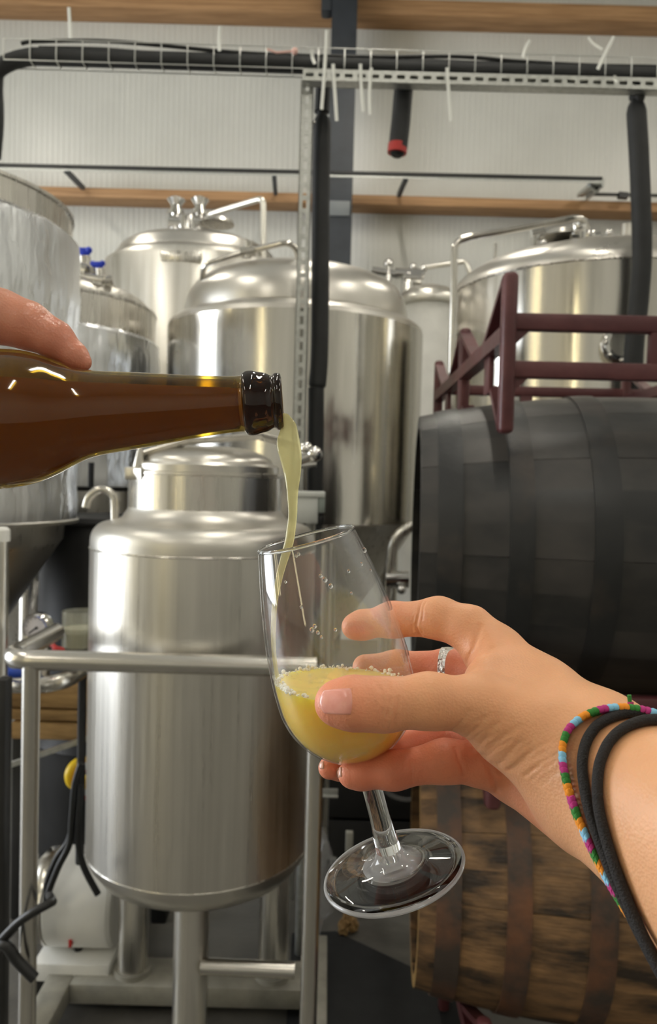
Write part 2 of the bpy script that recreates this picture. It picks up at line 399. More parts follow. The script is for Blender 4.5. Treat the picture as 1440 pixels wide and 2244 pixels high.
# lamps: rows of hanging strip lights
def strip_light(x, y, z, L, along, label, first=[None]):
    t = thing('strip_light', label, 'lamp', (x, y, z), 'strip lights under the roof', 0.0 if along == 'y' else math.pi / 2)
    mk('housing', rbox(-0.08, 0.08, -L / 2, L / 2, 0.0, 0.07, 0.01), 'white_plastic', t)
    mk('diffuser', rbox(-0.06, 0.06, -L / 2 + 0.02, L / 2 - 0.02, -0.04, 0.0, 0.015), 'lamp_glow', t)
    for s in (-1, 1): mk('hanger', tube([(0, s * L * 0.4, 0.07), (0, s * L * 0.4, HH - z)], 0.004, 6), 'galvanised', t)
emis('lamp_glow', (1.0, 0.94, 0.82, 1), LAMP_STRENGTH)
for i, (x, y, w) in enumerate([(-3.4, -2.6, 'left row, nearest the far end'), (-3.4, 1.0, 'left row, middle'), (-3.4, 4.6, 'left row, nearest the panel wall'),
                               (0.3, -2.6, 'centre row, behind the photographer'), (0.3, 1.2, 'centre row, over the tanks'), (0.3, 4.8, 'centre row, nearest the panel wall'),
                               (3.6, -2.6, 'right row, back of the hall'), (3.6, 1.0, 'right row, over the barrels'), (3.6, 4.6, 'right row, nearest the panel wall')]):
    strip_light(x, y, 5.3, 1.8, 'y', 'hanging warm strip light in the ' + w)

# ------------------------------------------------------------------ steel column
c = W(748, 300, 6.75)
t = thing('steel_column', 'dark blue-grey steel column standing against the white panel wall', 'column', (c[0], 6.75, 0))
hw = 0.108
mk('flange', box(-hw, hw, -0.02, 0.0, 0, HH), 'column_paint', t, smooth=False)
mk('flange', box(-hw, hw, 0.16, 0.18, 0, HH), 'column_paint', t, smooth=False)
mk('web', box(-0.008, 0.008, 0.0, 0.16, 0, HH), 'column_paint', t, smooth=False)
z1, z0 = W(744, 441, 6.73)[2], W(744, 474, 6.73)[2]
mk('splice_plate', rbox(-0.095, 0.09, -0.034, -0.02, z0, z1, 0.003), 'plate_grey', t)
zt = W(720, 22, 6.73)[2]
mk('gusset', rbox(-0.2, -hw, -0.02, 0.12, zt, zt + 0.3, 0.02), 'column_paint', t)

# ------------------------------------------------------------------ cable duct on the wall
t = thing('cable_duct', 'thin dark cable duct on brackets above the lower timber rail', 'cable duct', (0, 6.4, 0))
def r6(px, py, Y): return rel(W(px, py, Y), (0, 6.4, 0))
mk('duct', bar(r6(-60, 362, 6.4), r6(1318, 393, 6.4), 0.06, 0.02), 'cable_black', t, smooth=False)
mk('duct_lip', bar(r6(-60, 368, 6.37), r6(1318, 399, 6.37), 0.008, 0.014), 'galvanised', t, smooth=False)
for a, b in (((145, 374), (182, 412)), ((601, 384), (604, 424)), ((890, 391), (874, 428))):
    mk('bracket', bar(r6(a[0], a[1], 6.4), r6(b[0], b[1], 6.93), 0.035, 0.035), 'column_paint', t, smooth=False)
mk('bracket', join(bar(r6(1312, 396, 6.4), r6(1272, 428, 6.93), 0.06, 0.03), bar(r6(1322, 400, 6.4), r6(1285, 432, 6.93), 0.02, 0.06),
                   bar(r6(1290, 405, 6.45), r6(1310, 418, 6.6), 0.03, 0.03)), 'galvanised', t, smooth=False)
mk('duct_end', join(bar(r6(1276, 425, 6.9), r6(1500, 430, 6.9), 0.03, 0.02), bar(r6(1355, 428, 6.88), r6(1375, 430, 6.88), 0.05, 0.05)), 'cable_black', t, smooth=False)

# ------------------------------------------------------------------ slotted struts
def strut_mesh(L, w=0.041, pitch=0.043, sl=0.027, sh=0.013, d=0.041):
    # along local z, slotted face towards -y; the channel opens to +y
    V, Fc = [], []
    n = int(L / pitch); xs = (-w / 2, -sh / 2, sh / 2, w / 2)
    zs = []
    for i in range(n): zs += [i * pitch, i * pitch + (pitch - sl) / 2, i * pitch + (pitch + sl) / 2]
    zs += [n * pitch]
    for z in zs: V += [(x, 0, z) for x in xs]
    for r in range(len(zs) - 1):
        for c_ in range(3):
            if c_ == 1 and r % 3 == 1: continue
            a = r * 4 + c_; Fc.append((a, a + 1, a + 5, a + 4))
    for i in range(n):                       # edges of each slot have depth
        z0_, z1_ = zs[3 * i + 1], zs[3 * i + 2]; b = len(V)
        q = [(-sh / 2, z0_), (sh / 2, z0_), (sh / 2, z1_), (-sh / 2, z1_)]
        V += [(x, 0, z) for x, z in q] + [(x, 0.003, z) for x, z in q]
        Fc += [(b + k, b + (k + 1) % 4, b + 4 + (k + 1) % 4, b + 4 + k) for k in range(4)]
    H = n * pitch
    p = join((V, Fc), box(-w / 2, -w / 2 + 0.002, 0, d, 0, H), box(w / 2 - 0.002, w / 2, 0, d, 0, H),
             box(-w / 2, -w / 2 + 0.009, d - 0.002, d, 0, H), box(w / 2 - 0.009, w / 2, d - 0.002, d, 0, H))
    return p
YS = 2.60
a = W(664, 163, YS); b = W(1600, 188, YS)
L = math.dist((a[0], a[2]), (b[0], b[2]))
hs = mk('strut_channel', xf(strut_mesh(L), Matrix.Rotation(math.pi / 2, 4, 'Y')), 'galvanised', smooth=False, loc=(a[0], YS, a[2]))
tag(hs, 'horizontal slotted zinc strut under the wire tray', 'strut', 'slotted zinc struts')
vtop = W(674, 168, YS + 0.045)
vs = mk('strut_channel', strut_mesh(vtop[2] - 0.0), 'galvanised', smooth=False, loc=(vtop[0], YS + 0.045, 0.0))
tag(vs, 'upright slotted zinc strut beside the black pipe', 'strut', 'slotted zinc struts')

# ------------------------------------------------------------------ wire tray
A = W(8, 84, 2.60); YB = (A[2] - EYE) / (W(1440, 127, 1.0)[2] - EYE); B = W(1440, 127, YB)
tray = thing('wire_cable_tray', 'zinc wire mesh cable tray running across under the roof', 'cable tray', tuple(A))
tray.rotation_euler = (0, 0, math.atan2(B[1] - A[1], B[0] - A[0]))
TL = math.hypot(B[0] - A[0], B[1] - A[1]) + 0.5
sec = [(0.0, 0.0), (0.0, -0.068), (0.056, -0.068), (0.056, 0.0)]
for (y, z) in [(0, 0), (0, -0.068), (0.056, -0.068), (0.056, -0.002)]:
    mk('long_wire', tube([(0, y, z), (TL, y, z)], 0.0021, 6), 'zinc_wire', tray)
cw = mk('cross_wire', tube([(0, y, z) for y, z in fillet([(0, y, z) for y, z in sec], 0.012, 3) and [(p.y, p.z) for p in fillet([(0, y, z) for y, z in sec], 0.012, 3)]], 0.0022, 6), 'zinc_wire', tray)
npit = int(TL / 0.0862)
for i in range(1, npit): share(cw, tray, loc=(i * 0.0862, 0, 0))
def tw(x, y, z): return tuple(tray.matrix_basis @ Vector((x, y, z)))

# insulated pipes
def pipe(name, label, pts, r, mat='rubber_black', n=8, cat='pipe', group='black insulated pipes', seg=16):
    o = mk(name, tube(smooth_path(pts, n), r, seg), mat)
    return tag(o, label, cat, group)
pts = [tw(TL - 0.05, 0.028, -0.042), tw(1.6, 0.028, -0.044), tw(0.9, 0.028, -0.042), tw(0.2, 0.028, -0.041), tw(0.06, 0.03, -0.045)]
pts += [W(-2, 150, 2.63), W(-12, 185, 2.64), W(-10, 260, 2.65), W(-16, 345, 2.66)]
pipe('insulated_pipe', 'black foam insulated pipe lying in the wire tray and turning down', pts, 0.0275)
pts = [tw(0.05, 0.02, -0.004)] + [tw(x, 0.02, z) for x, z in ((0.1, 0.004), (0.3, 0.012), (0.5, 0.004), (0.75, -0.012), (1.0, -0.016), (1.25, -0.012), (1.5, -0.004), (1.7, -0.014), (1.95, -0.02), (2.15, -0.018), (2.4, -0.022))]
o = mk('cable', tube(smooth_path(pts, 6), 0.0065, 8), 'cable_black'); tag(o, 'thin wavy black cable lying loose on the wire tray', 'cable')
pts = [tw(0.1, 0.045, -0.006), tw(0.3, 0.045, -0.004), tw(0.5, 0.045, -0.012), tw(0.9, 0.045, -0.014), tw(1.3, 0.045, -0.008), tw(1.6, 0.045, -0.012), tw(2.3, 0.045, -0.014)]
o = mk('cable', tube(smooth_path(pts, 6), 0.009, 8), 'cable_black'); tag(o, 'thicker black cable at the back edge of the wire tray', 'cable')

vp = thing('insulated_pipe', 'long upright black insulated pipe right behind the slotted strut', 'pipe', W(703, 1075, 2.72) * np.array([1, 1, 0]), 'black insulated pipes')
O = np.array(vp.location)
mk('foam_sleeve', tube(smooth_path([rel(W(px, py, 2.72), O) for px, py in ((708, 165), (707, 205), (705, 246))], 6), 0.026, 16), 'rubber_black', vp)
mk('foam_sleeve', tube(smooth_path([rel(W(px, py, 2.72), O) for px, py in ((706, 258), (703, 420), (702, 640), (700, 780), (695, 848))], 8), [0.024] + [0.031] * 31 + [0.028], 16), 'rubber_black', vp)
mk('foam_sleeve', tube(smooth_path([rel(W(px, py, 2.72), O) for px, py in ((693, 850), (692, 960), (690, 1080), (684, 1500), (682, 2000))], 8), 0.028, 16), 'rubber_black', vp)
mk('pipe_joint', tube([rel(W(705, 240, 2.72), O), rel(W(705, 268, 2.72), O)], 0.018, 12), 'matte_black', vp)
mk('screw', sphere(rel(W(688, 268, 2.66), O), 0.006), 'chrome', vp)

st = thing('pipe_stub', 'short black insulated pipe stub hanging down with red taped end', 'pipe', W(884, 172, 2.68), 'black insulated pipes')
O = np.array(st.location)
mk('foam_sleeve', tube([rel(W(px, py, 2.68), O) for px, py in ((886, 160), (884, 200), (878, 270), (872, 325))], 0.0325, 16), 'rubber_black', st)
mk('tape', tube([rel(W(px, py, 2.68), O) for px, py in ((872, 316), (870, 336))], 0.0330, 16), 'red_tape', st)
mk('pipe_end', tube([rel(W(px, py, 2.68), O) for px, py in ((871, 330), (869, 343))], [0.0325, 0.016], 12), 'matte_black', st)

rp = thing('insulated_pipe', 'black insulated pipe hanging down in front of the right-hand tank', 'pipe', W(1396, 690, 2.66), 'black insulated pipes')
O = np.array(rp.location)
pp = smooth_path([rel(W(px, py, 2.66), O) for px, py in ((1396, 180), (1396, 215), (1395, 245), (1400, 330), (1405, 450), (1407, 560), (1400, 660), (1390, 760), (1384, 900))], 6)
mk('foam_sleeve', tube(pp, [0.026] * 7 + [0.022] * 2 + [0.025, 0.028, 0.030] + [0.0325] * (len(pp) - 12), 16), 'rubber_black', rp)
mk('plastic_wrap', sphere(rel(W(1403, 208, 2.64), O), 0.02, sc=(0.9, 0.7, 1.4)), 'matte_black', rp)

# loose ends of nylon cable ties
def tie(label, p, q, bend=0.0):
    a_, b_ = Vector(p), Vector(q); mid = (a_ + b_) / 2 + Vector((bend, 0.004, 0))
    o = mk('cable_tie', tube(smooth_path([a_, mid, b_], 4), 0.0055, 6, flat=(1.0, 0.22), up0=(1, 0, 0)), 'nylon')
    tag(o, label, 'cable tie', 'loose nylon cable tie ends')
ties = [((155, 84), (151, 16), 'at the left end of the wire tray'), ((481, 112), (483, 57), 'sticking up left of the column'),
        ((705, 240), (716, 66), 'longest one, crossing the strut corner'), ((690, 140), (684, 108), 'short one beside the strut corner'),
        ((738, 265), (730, 140), 'hanging down in front of the column'), ((796, 245), (790, 140), 'hanging just right of the column, left one of the pair'),
        ((811, 252), (814, 148), 'hanging just right of the column, right one of the pair'), ((988, 265), (980, 148), 'hanging down right of the pipe stub'),
        ((1146, 127), (1162, 88), 'sticking up short and slanted on the right'), ((1310, 152), (1346, 80), 'crossed upright pair on the right, leaning right'),
        ((1320, 108), (1288, 82), 'crossed upright pair on the right, leaning left'), ((1352, 180), (1348, 165), 'tiny one under the strut on the right')]
for p, q, w in ties: tie('white nylon cable tie end ' + w, W(p[0], p[1], 2.575), W(q[0], q[1], 2.575), random.uniform(-0.004, 0.004))
o = mk('cable_clip', join(sphere((0, 0, 0), 0.011, sc=(1, 0.7, 1.1)), tube([(-0.09, 0, 0.004), (-0.06, 0, -0.006), (0, 0, 0)], 0.004, 6)), 'pink_plastic', loc=tuple(W(646, 112, 2.59)))
tag(o, 'small pink plastic clip on the wire tray', 'clip')

# ================================================================== tanks
def zz(px, py, Y): return float(W(px, py, Y)[2])
def legs(t, R, n, ztop, r=0.04, a0=0.5, mat='steel'):
    for k in range(n):
        a_ = a0 + 2 * math.pi * k / n
        mk('leg', tube([(R * math.cos(a_), R * math.sin(a_), 0), (R * math.cos(a_), R * math.sin(a_), ztop)], r, 16), mat, t)
def arc_prof(r0, z0, r1, z1, n=8, bulge=1.0):   # quarter-ellipse dome from (r0,z0) up to (r1,z1)
    return [(r1 + (r0 - r1) * math.cos(math.pi / 2 * i / n), z0 + (z1 - z0) * math.sin(math.pi / 2 * i / n)) for i in range(n + 1)]

# --- the big tank in the middle
YC, RC = 3.75, 0.605
c = W(650, 690, YC); xc = c[0]
zs = zz(650, 646, YC - RC); zbot = zz(650, 1150, YC - RC)
ct = thing('fermentation_tank', 'big polished steel tank in the middle behind the upright strut', 'tank', (xc, YC, 0), 'steel brewery tanks')
mk('shell', lathe([(RC, zbot), (RC, zs - 0.05)], 96), 'steel_bright', ct)
mk('shoulder', lathe([(RC, zs - 0.05), (RC - 0.004, zs - 0.03), (RC - 0.03, zs - 0.008), (0.525, zs + 0.008), (0.52, zs + 0.012)], 96), 'steel_dome', ct)
zd = zz(650, 566, YC - 0.25)
mk('dome', lathe([(p.x, zs + p.y) for p in smooth_path([(0.53, 0.01, 0), (0.526, 0.06, 0), (0.513, 0.11, 0), (0.48, 0.158, 0), (0.42, 0.196, 0), (0.3, 0.234, 0), (0.15, 0.262, 0), (0.0, 0.27, 0)], 4)], 96), 'steel_dome', ct)
mk('weld_bead', lathe([(0.522 + 0.006 * math.cos(a), zs + 0.012 + 0.006 * math.sin(a)) for a in [i * math.pi / 4 for i in range(9)]], 96), 'steel_pale', ct)
mk('cone', lathe([(RC, zbot), (RC - 0.01, zbot - 0.03), (0.08, 0.48), (0.05, 0.36)], 64), 'steel_satin', ct)
legs(ct, 0.52, 4, zbot, 0.045, a0=-math.pi / 4 - 0.45)
O = (xc, YC, 0)
pth = fillet([rel(W(px, py, Y), O) for px, py, Y in ((443, 640, 3.5), (445, 582, 3.42), (540, 552, 3.35), (645, 527, 3.3), (662, 600, 3.4))], 0.06, 8)
mk('spray_pipe', tube(pth, 0.0125, 12), 'steel_bright', ct)
k = np.array(rel(W(543, 550, 3.34), O))
mk('pipe_clamp', join(tube([k + (0, 0, -0.03), k + (0, 0, 0.04)], 0.016, 12), tube([k + (-0.03, 0, -0.01), k + (0.03, 0, 0.002)], 0.022, 12)), 'tube_steel', ct)
k = np.array(rel(W(945, 570, 3.6), O)); k2 = np.array(rel(W(925, 580, 3.7), O))
mk('manway_ring', xf(lathe([(0.07, 0), (0.085, 0), (0.085, 0.03), (0.07, 0.03), (0.07, 0)], 32), Matrix.Translation((0.30, -0.1, zd - 0.06)) @ Matrix.Rotation(0.5, 4, 'Y')), 'tube_steel', ct)
mk('drain_pipe', tube(fillet([rel(W(px, py, 3.2), O) for px, py in ((850, 1520), (848, 1290), (862, 1180), (905, 1150))], 0.12, 8), 0.022, 12), 'steel', ct)
mk('drain_valve', join(tube([rel(W(845, 1270, 3.2), O), rel(W(895, 1270, 3.2), O)], 0.035, 14), sphere(rel(W(880, 1292, 3.15), O), 0.02)), 'chrome', ct)

# --- pale tank far left of the middle
YR, RR = 5.1, 0.60
c = W(433, 560, YR); zs = zz(433, 540, YR - RR * 0.9)
rt = thing('fermentation_tank', 'pale steel tank at the back with two valves on its dome', 'tank', (c[0], YR, 0), 'steel brewery tanks')
mk('shell', lathe([(RR, 0.9), (RR, zs - 0.04), (RR - 0.02, zs)], 80), 'steel_pale', rt)
mk('dome', lathe([(RR - 0.02, zs), (0.53, zs + 0.03), (0.525, zs + 0.05), (0.50, zs + 0.08)] + arc_prof(0.50, zs + 0.08, 0.07, zs + 0.19, 10)[1:] + [(0.0, zs + 0.19)], 80), 'steel_dome', rt)
mk('cone', lathe([(RR, 0.9), (0.06, 0.4)], 48), 'steel_satin', rt)
legs(rt, 0.5, 4, 0.9)
O = (c[0], YR, 0)
for px in (386, 438):
    p = np.array(rel(W(px, 462, YR - 0.1), O)); s = 1.0
    v = mk('valve', join(tube([p + (0, 0, -0.12), p + (0, 0, 0.03)], 0.036, 16), tube([p + (0, 0, -0.03), p + (0, 0, 0.0)], 0.052, 16)), 'chrome', rt)
    mk('valve_cap', join(tube([p + (0, 0, 0.03), p + (0, 0, 0.07)], [0.03, 0.058], 16), tube([p + (0, 0, 0.07), p + (0, 0, 0.085)], [0.058, 0.03], 16)), 'chrome', v)
p = np.array(rel(W(412, 490, YR - 0.1), O)); mk('valve_bridge', join(tube([p + (-0.12, 0, 0), p + (0.14, 0, 0)], 0.045, 14), tube([p + (0, 0, -0.12), p + (0, 0, 0.04)], 0.06, 16)), 'chrome', rt)
pth = fillet([rel(W(px, py, Y), O) for px, py, Y in ((458, 470, 5.0), (577, 434, 4.8), (578, 600, 4.8))], 0.04, 6)
mk('spray_pipe', tube(pth, 0.019, 12), 'steel_pale', rt)
p = np.array(rel(W(475, 492, YR - 0.25), O)); mk('manway_lid', xf(lathe([(0.0, 0.03), (0.10, 0.02), (0.11, 0.0), (0.0, 0.0)], 24), Matrix.Translation(p)), 'steel', rt)
p = W(396, 560, YR - RR - 0.01); p = rel(p, O)
mk('front_plate', rbox(p[0] - 0.12, p[0] + 0.12, p[1] - 0.0, p[1] + 0.05, p[2] - 0.03, p[2] + 0.03, 0.01), 'steel', rt)  # small flat plate on the front of the shell

# --- big crinkle-wrapped tank at the left edge
YL, RL = 2.46, 0.505
c = W(-195, 800, YL)
lt = thing('jacketed_tank', 'near left tank with crinkled silvery jacket and narrower top ring', 'tank', (c[0], YL, 0), 'steel brewery tanks')
z_top, z_st, z_b = zz(133, 452, YL), zz(133, 512, YL), zz(20, 1148, YL - 0.3)
ru = RL * 0.945
mk('jacket', lathe([(RL, z_b)] + [(RL + 0.004 * math.sin(i * 2.1), z_b + (z_st - z_b) * i / 16) for i in range(1, 16)] + [(RL - 0.004, z_st - 0.01), (ru, z_st + 0.008)], 96), 'steel_wrinkled', lt)
mk('top_ring', lathe([(ru, z_st), (ru, z_top - 0.012), (ru + 0.006, z_top - 0.01), (ru + 0.006, z_top), (ru - 0.02, z_top + 0.004)], 96), 'steel', lt)
mk('dome', lathe([(ru - 0.02, z_top), (0.3, z_top + 0.05), (0.0, z_top + 0.08)], 64), 'steel', lt)
mk('jacket_rim', lathe([(RL, z_b), (RL + 0.006, z_b - 0.004), (RL + 0.004, z_b - 0.014), (RL - 0.01, z_b - 0.014)], 96), 'steel_pale', lt)
zc = zz(70, 1220, YL - 0.28)
mk('cone_collar', lathe([(RL - 0.035, z_b), (RL - 0.045, zc + 0.02), (RL - 0.06, zc)], 80), 'steel_satin', lt)
mk('cone', lathe([(RL - 0.06, zc), (0.06, 0.62), (0.05, 0.45)], 64), 'steel_dome', lt)
for a in (95, 180, 265): mk('leg', tube([(0.43 * math.cos(R_(a)), 0.43 * math.sin(R_(a)), 0), (0.43 * math.cos(R_(a)), 0.43 * math.sin(R_(a)), zc)], 0.035, 16), 'steel', lt)
p = W(-4, 1290, 1.92)
lg = thing('support_post', 'bright round steel post with white cap at the left edge', 'post', (p[0], 1.92, 0))
mk('post_tube', tube([(0, 0, 0), (0, 0, zz(0, 1180, 1.92))], 0.025, 20), 'steel_satin', lg)
mk('post_cap', xf(lathe([(0.027, 0), (0.027, 0.028), (0.02, 0.035), (0, 0.036)], 20), Matrix.Translation((0, 0, zz(0, 1186, 1.92)))), 'white_paint', lg)

# --- second left tank with blue-handled valves
Y2, R2 = 3.75, 0.575
c = W(80, 850, Y2)
t2 = thing('jacketed_tank', 'second left tank with crinkled jacket and blue-handled valves on top', 'tank', (c[0], Y2, 0), 'steel brewery tanks')
z_top, z_st, z_b = zz(333, 684, Y2), zz(333, 752, Y2), zz(200, 1066, Y2 - 0.4)
ru = R2 * 0.965
mk('jacket', lathe([(R2, z_b)] + [(R2 + 0.004 * math.sin(i * 2.3), z_b + (z_st - z_b) * i / 14) for i in range(1, 14)] + [(R2 - 0.004, z_st - 0.01), (ru, z_st + 0.006)], 96), 'steel_wrinkled', t2)
mk('top_ring', lathe([(ru, z_st), (ru, z_top - 0.01), (ru + 0.005, z_top - 0.008), (ru, z_top + 0.004), (ru - 0.03, z_top + 0.012)], 96), 'steel', t2)
mk('dome', lathe([(ru - 0.03, z_top + 0.012)] + arc_prof(ru - 0.03, z_top + 0.012, 0.14, z_top + 0.13, 6)[1:] + [(0.13, z_top + 0.16), (0, z_top + 0.17)], 64), 'steel_pale', t2)
mk('cone_collar', lathe([(R2 - 0.02, z_b), (R2 - 0.03, zz(200, 1136, Y2 - 0.3))], 80), 'steel_satin', t2)
mk('jacket_rim', lathe([(R2, z_b), (R2 + 0.006, z_b - 0.005), (R2 - 0.02, z_b - 0.02)], 96), 'matte_black', t2)
mk('cone', lathe([(R2 - 0.03, zz(200, 1136, Y2 - 0.3)), (0.06, 0.5)], 48), 'steel_satin', t2)
legs(t2, 0.42, 4, zz(200, 1136, Y2 - 0.3), 0.035, a0=0.3)
O = (c[0], Y2, 0)
p = rel(W(199, 1040, Y2 - R2 + 0.02), O); mk('marker_strip', rbox(p[0] - 0.008, p[0] + 0.008, p[1] - 0.012, p[1] + 0.02, p[2] - 0.05, p[2] + 0.05, 0.002), 'matte_black', t2)
def blue_valve(t, O, px, py, Y, s=1.0):
    p = np.array(rel(W(px, py, Y), O))
    v = mk('valve', join(tube([p + (0.02, 0, -0.15 * s), p + (0.01, 0, -0.02 * s)], 0.022 * s, 12), tube([p + (-0.06 * s, 0, -0.10 * s), p + (0.07 * s, 0.02, -0.07 * s)], 0.028 * s, 12),
                         tube([p + (-0.03 * s, 0, -0.1 * s), p + (-0.025 * s, 0, -0.1 * s)], 0.04 * s, 14)), 'tube_steel', t)
    mk('handle', join(xf(rbox(-0.028 * s, 0.028 * s, -0.012, 0.012, -0.014 * s, 0.014 * s, 0.006), Matrix.Translation(p + (0, 0, 0.0))),
                      tube([p + (0, 0, -0.035 * s), p + (0.004, 0, 0)], 0.012 * s, 10), sphere(p + (-0.024 * s, 0, 0.004), 0.014 * s), sphere(p + (0.024 * s, 0, 0.006), 0.014 * s)), 'blue_handle', v)
blue_valve(t2, O, 181, 551, 3.5, 1.15); blue_valve(t2, O, 214, 580, 3.45, 0.9)
p = np.array(rel(W(200, 606, 3.45), O)); mk('valve_flange', join(tube([p + (-0.1, 0, 0), p + (0.06, 0, -0.02)], 0.028, 14), tube([p + (-0.1, 0, 0.05), p + (-0.02, 0, 0.02)], 0.03, 14), tube([p + (0.0, 0, -0.045), p + (0.0, 0, -0.03)], 0.06, 18)), 'tube_steel', t2)

# --- big tank on the right
YG, RG = 3.42, 0.63
c = W(1308, 700, YG)
gt = thing('fermentation_tank', 'big polished tank on the right behind the maroon barrel rack', 'tank', (c[0], YG, 0), 'steel brewery tanks')
zs = zz(1000, 648, YG); zd = zz(1300, 521, YG - 0.3)
mk('shell', lathe([(RG, 0.95), (RG, zs)], 96), 'steel_bright', gt)
mk('dome', lathe(arc_prof(RG, zs, 0.30, zd - 0.02, 14) + [(0.15, zd + 0.005), (0.0, zd + 0.01)], 96), 'steel_dome', gt)
mk('weld_bead', lathe([(RG + 0.002 + 0.003 * math.cos(a), zs + 0.003 * math.sin(a)) for a in [i * math.pi / 4 for i in range(9)]], 96), 'steel', gt)
mk('cone', lathe([(RG, 0.95), (0.06, 0.4)], 64), 'steel_satin', gt); legs(gt, 0.52, 4, 0.95, 0.045, 0.4)
O = (c[0], YG, 0)
YP = 2.98
pth = fillet([rel(W(px, py, Y), O) for px, py, Y in ((986, 1010, YP), (996, 530, YP), (1035, 518, YP), (1272, 476, YP), (1290, 505, YP + 0.1))], 0.06, 10)
mk('spray_pipe', tube(pth, 0.0135, 14), 'steel_bright', gt)
p = np.array(rel(W(1275, 498, YP + 0.05), O)); mk('valve', join(tube([p + (0, 0, -0.05), p + (0, 0, 0.03)], 0.02, 12), sphere(p + (-0.01, 0, 0.0), 0.03), sphere(p + (0.03, 0, -0.03), 0.025), tube([p + (-0.04, 0, -0.04), p + (0.07, 0, -0.03)], 0.016, 10)), 'chrome', gt)
p = np.array(rel(W(1175, 522, YG - 0.3), O)); mk('valve', join(tube([p + (0, 0, -0.05), p + (0, 0, 0.02)], 0.016, 12), tube([p + (-0.02, 0, 0.02), p + (0.03, 0, 0.03)], 0.02, 10), sphere(p + (0.03, 0, -0.02), 0.018)), 'chrome', gt)
p = np.array(rel(W(1335, 517, YG - 0.3), O)); mk('valve', join(tube([p + (-0.03, 0, -0.01), p + (0.03, 0, -0.01)], 0.014, 10), sphere(p + (0, 0, 0.01), 0.016)), 'chrome', gt)
p = np.array(rel(W(1374, 520, YG - 0.25), O)); mk('inlet_nozzle', tube([p + (0, 0, -0.05), p + (0, 0, 0.05)], 0.024, 16), 'steel', gt)
p = np.array(rel(W(1085, 552, YG - 0.1), O)); mk('inlet_nozzle', tube([p + (0, 0, -0.03), p + (0, 0, 0.035)], 0.008, 10), 'steel', gt)
p = np.array(rel(W(1235, 524, YG - 0.25), O)); mk('manway_lid', xf(lathe([(0.0, 0.035), (0.09, 0.02), (0.10, 0.0), (0.0, -0.04)], 24), Matrix.Translation(p)), 'tube_steel', gt)
p = np.array(rel(W(1356, 756, YG - RG - 0.03), O))
sg = mk('sight_glass', xf(lathe([(0.045, 0.0), (0.066, 0.0), (0.068, 0.02), (0.06, 0.035), (0.045, 0.035), (0.045, 0.0)], 28), Matrix.Translation(p) @ Matrix.Rotation(math.pi / 2, 4, 'X')), 'chrome', gt)
mk('glass_disc', xf(lathe([(0, 0.02), (0.046, 0.02), (0.046, 0.01), (0, 0.01)], 28), Matrix.Translation(p) @ Matrix.Rotation(math.pi / 2, 4, 'X')), 'steel_pale', sg)
for k in range(8):
    a = k * math.pi / 4; q = p + np.array([0.058 * math.cos(a), -0.036, 0.058 * math.sin(a)])
    mk('bolt', sphere(q, 0.008, 8, 6), 'chrome', sg)

# --- slim white tank between the two big ones
YW_ = 6.0
c = W(938, 760, YW_)
wt = thing('slim_tank', 'slim white-looking tank at the back between the two big tanks', 'tank', (c[0], YW_, 0), 'steel brewery tanks')
zs = zz(938, 672, YW_); 
mk('shell', lathe([(0.19, 0), (0.19, zs)], 48), 'white_paint', wt)
mk('dome', lathe([(0.19, zs), (0.235, zs + 0.01), (0.24, zs + 0.03)] + arc_prof(0.24, zs + 0.03, 0.05, zs + 0.15, 8)[1:] + [(0, zs + 0.15)], 48), 'steel_pale', wt)
O = (c[0], YW_, 0)
p = np.array(rel(W(900, 600, YW_), O))
v = mk('valve', join(tube([p + (-0.02, 0, -0.2), p + (-0.02, 0, 0.0)], 0.05, 14), tube([p + (-0.12, 0, 0), p + (0.10, 0, 0.0)], 0.04, 14), tube([p + (-0.05, 0, -0.03), p + (0.08, 0, -0.03)], 0.055, 14),
                     tube([p + (-0.17, 0, -0.06), p + (-0.17, 0, 0.06)], 0.03, 12), sphere(p + (-0.17, 0, 0.07), 0.04), sphere(p + (0.02, 0, 0.05), 0.03), sphere(p + (0.1, 0, 0.04), 0.03), tube([p + (-0.3, 0, 0.02), p + (-0.1, 0, -0.01)], 0.03, 12)), 'chrome', wt)
pth = fillet([rel(W(px, py, Y), O) for px, py, Y in ((922, 588, 6.0), (1020, 573, 5.9), (1030, 600, 5.9))], 0.03, 6)
mk('spray_pipe', tube(pth, 0.018, 10), 'steel_pale', wt)

# ================================================================== small front tank and its skid
YT, RT = 1.95, 0.278
c = W(449, 1200, YT); xt = c[0]
ft = thing('brew_kettle', 'small satin steel tank on legs with clamped lid behind the rail', 'tank', (xt, YT, 0), 'steel brewery tanks')
zsh = zz(455, 1212, YT - RT); znb = zz(455, 1130, YT - 0.19); zrim = zz(455, 1036, YT - 0.19); zlid = zz(470, 978, YT)
zbs = zz(430, 1962, YT - RT)
mk('shell', lathe([(RT, zbs), (RT, zsh - 0.012)], 96), 'steel_satin', ft)
mk('weld_bead', lathe([(RT + 0.0002 + 0.0022 * math.cos(a), zsh - 0.012 + 0.0022 * math.sin(a)) for a in [i * math.pi / 4 for i in range(9)]], 96), 'steel', ft)
mk('shoulder', lathe([(RT, zsh - 0.012), (RT, zsh + 0.004)] + arc_prof(RT, zsh + 0.004, 0.235, zsh + 0.052, 8)[1:] + [(0.205, zsh + 0.062), (0.192, znb + 0.004), (0.19, znb + 0.01)], 96), 'steel_matte', ft)
mk('neck', lathe([(0.19, znb), (0.19, zrim)], 80), 'steel', ft)
lid = mk('lid', lathe([(0.170, zrim - 0.004), (0.176, zrim - 0.004), (0.181, zrim + 0.002), (0.181, zrim + 0.018), (0.176, zrim + 0.024), (0.165, zrim + 0.026)] + arc_prof(0.165, zrim + 0.026, 0.02, zlid, 10)[1:] + [(0, zlid)], 80), 'steel_dome', ft)
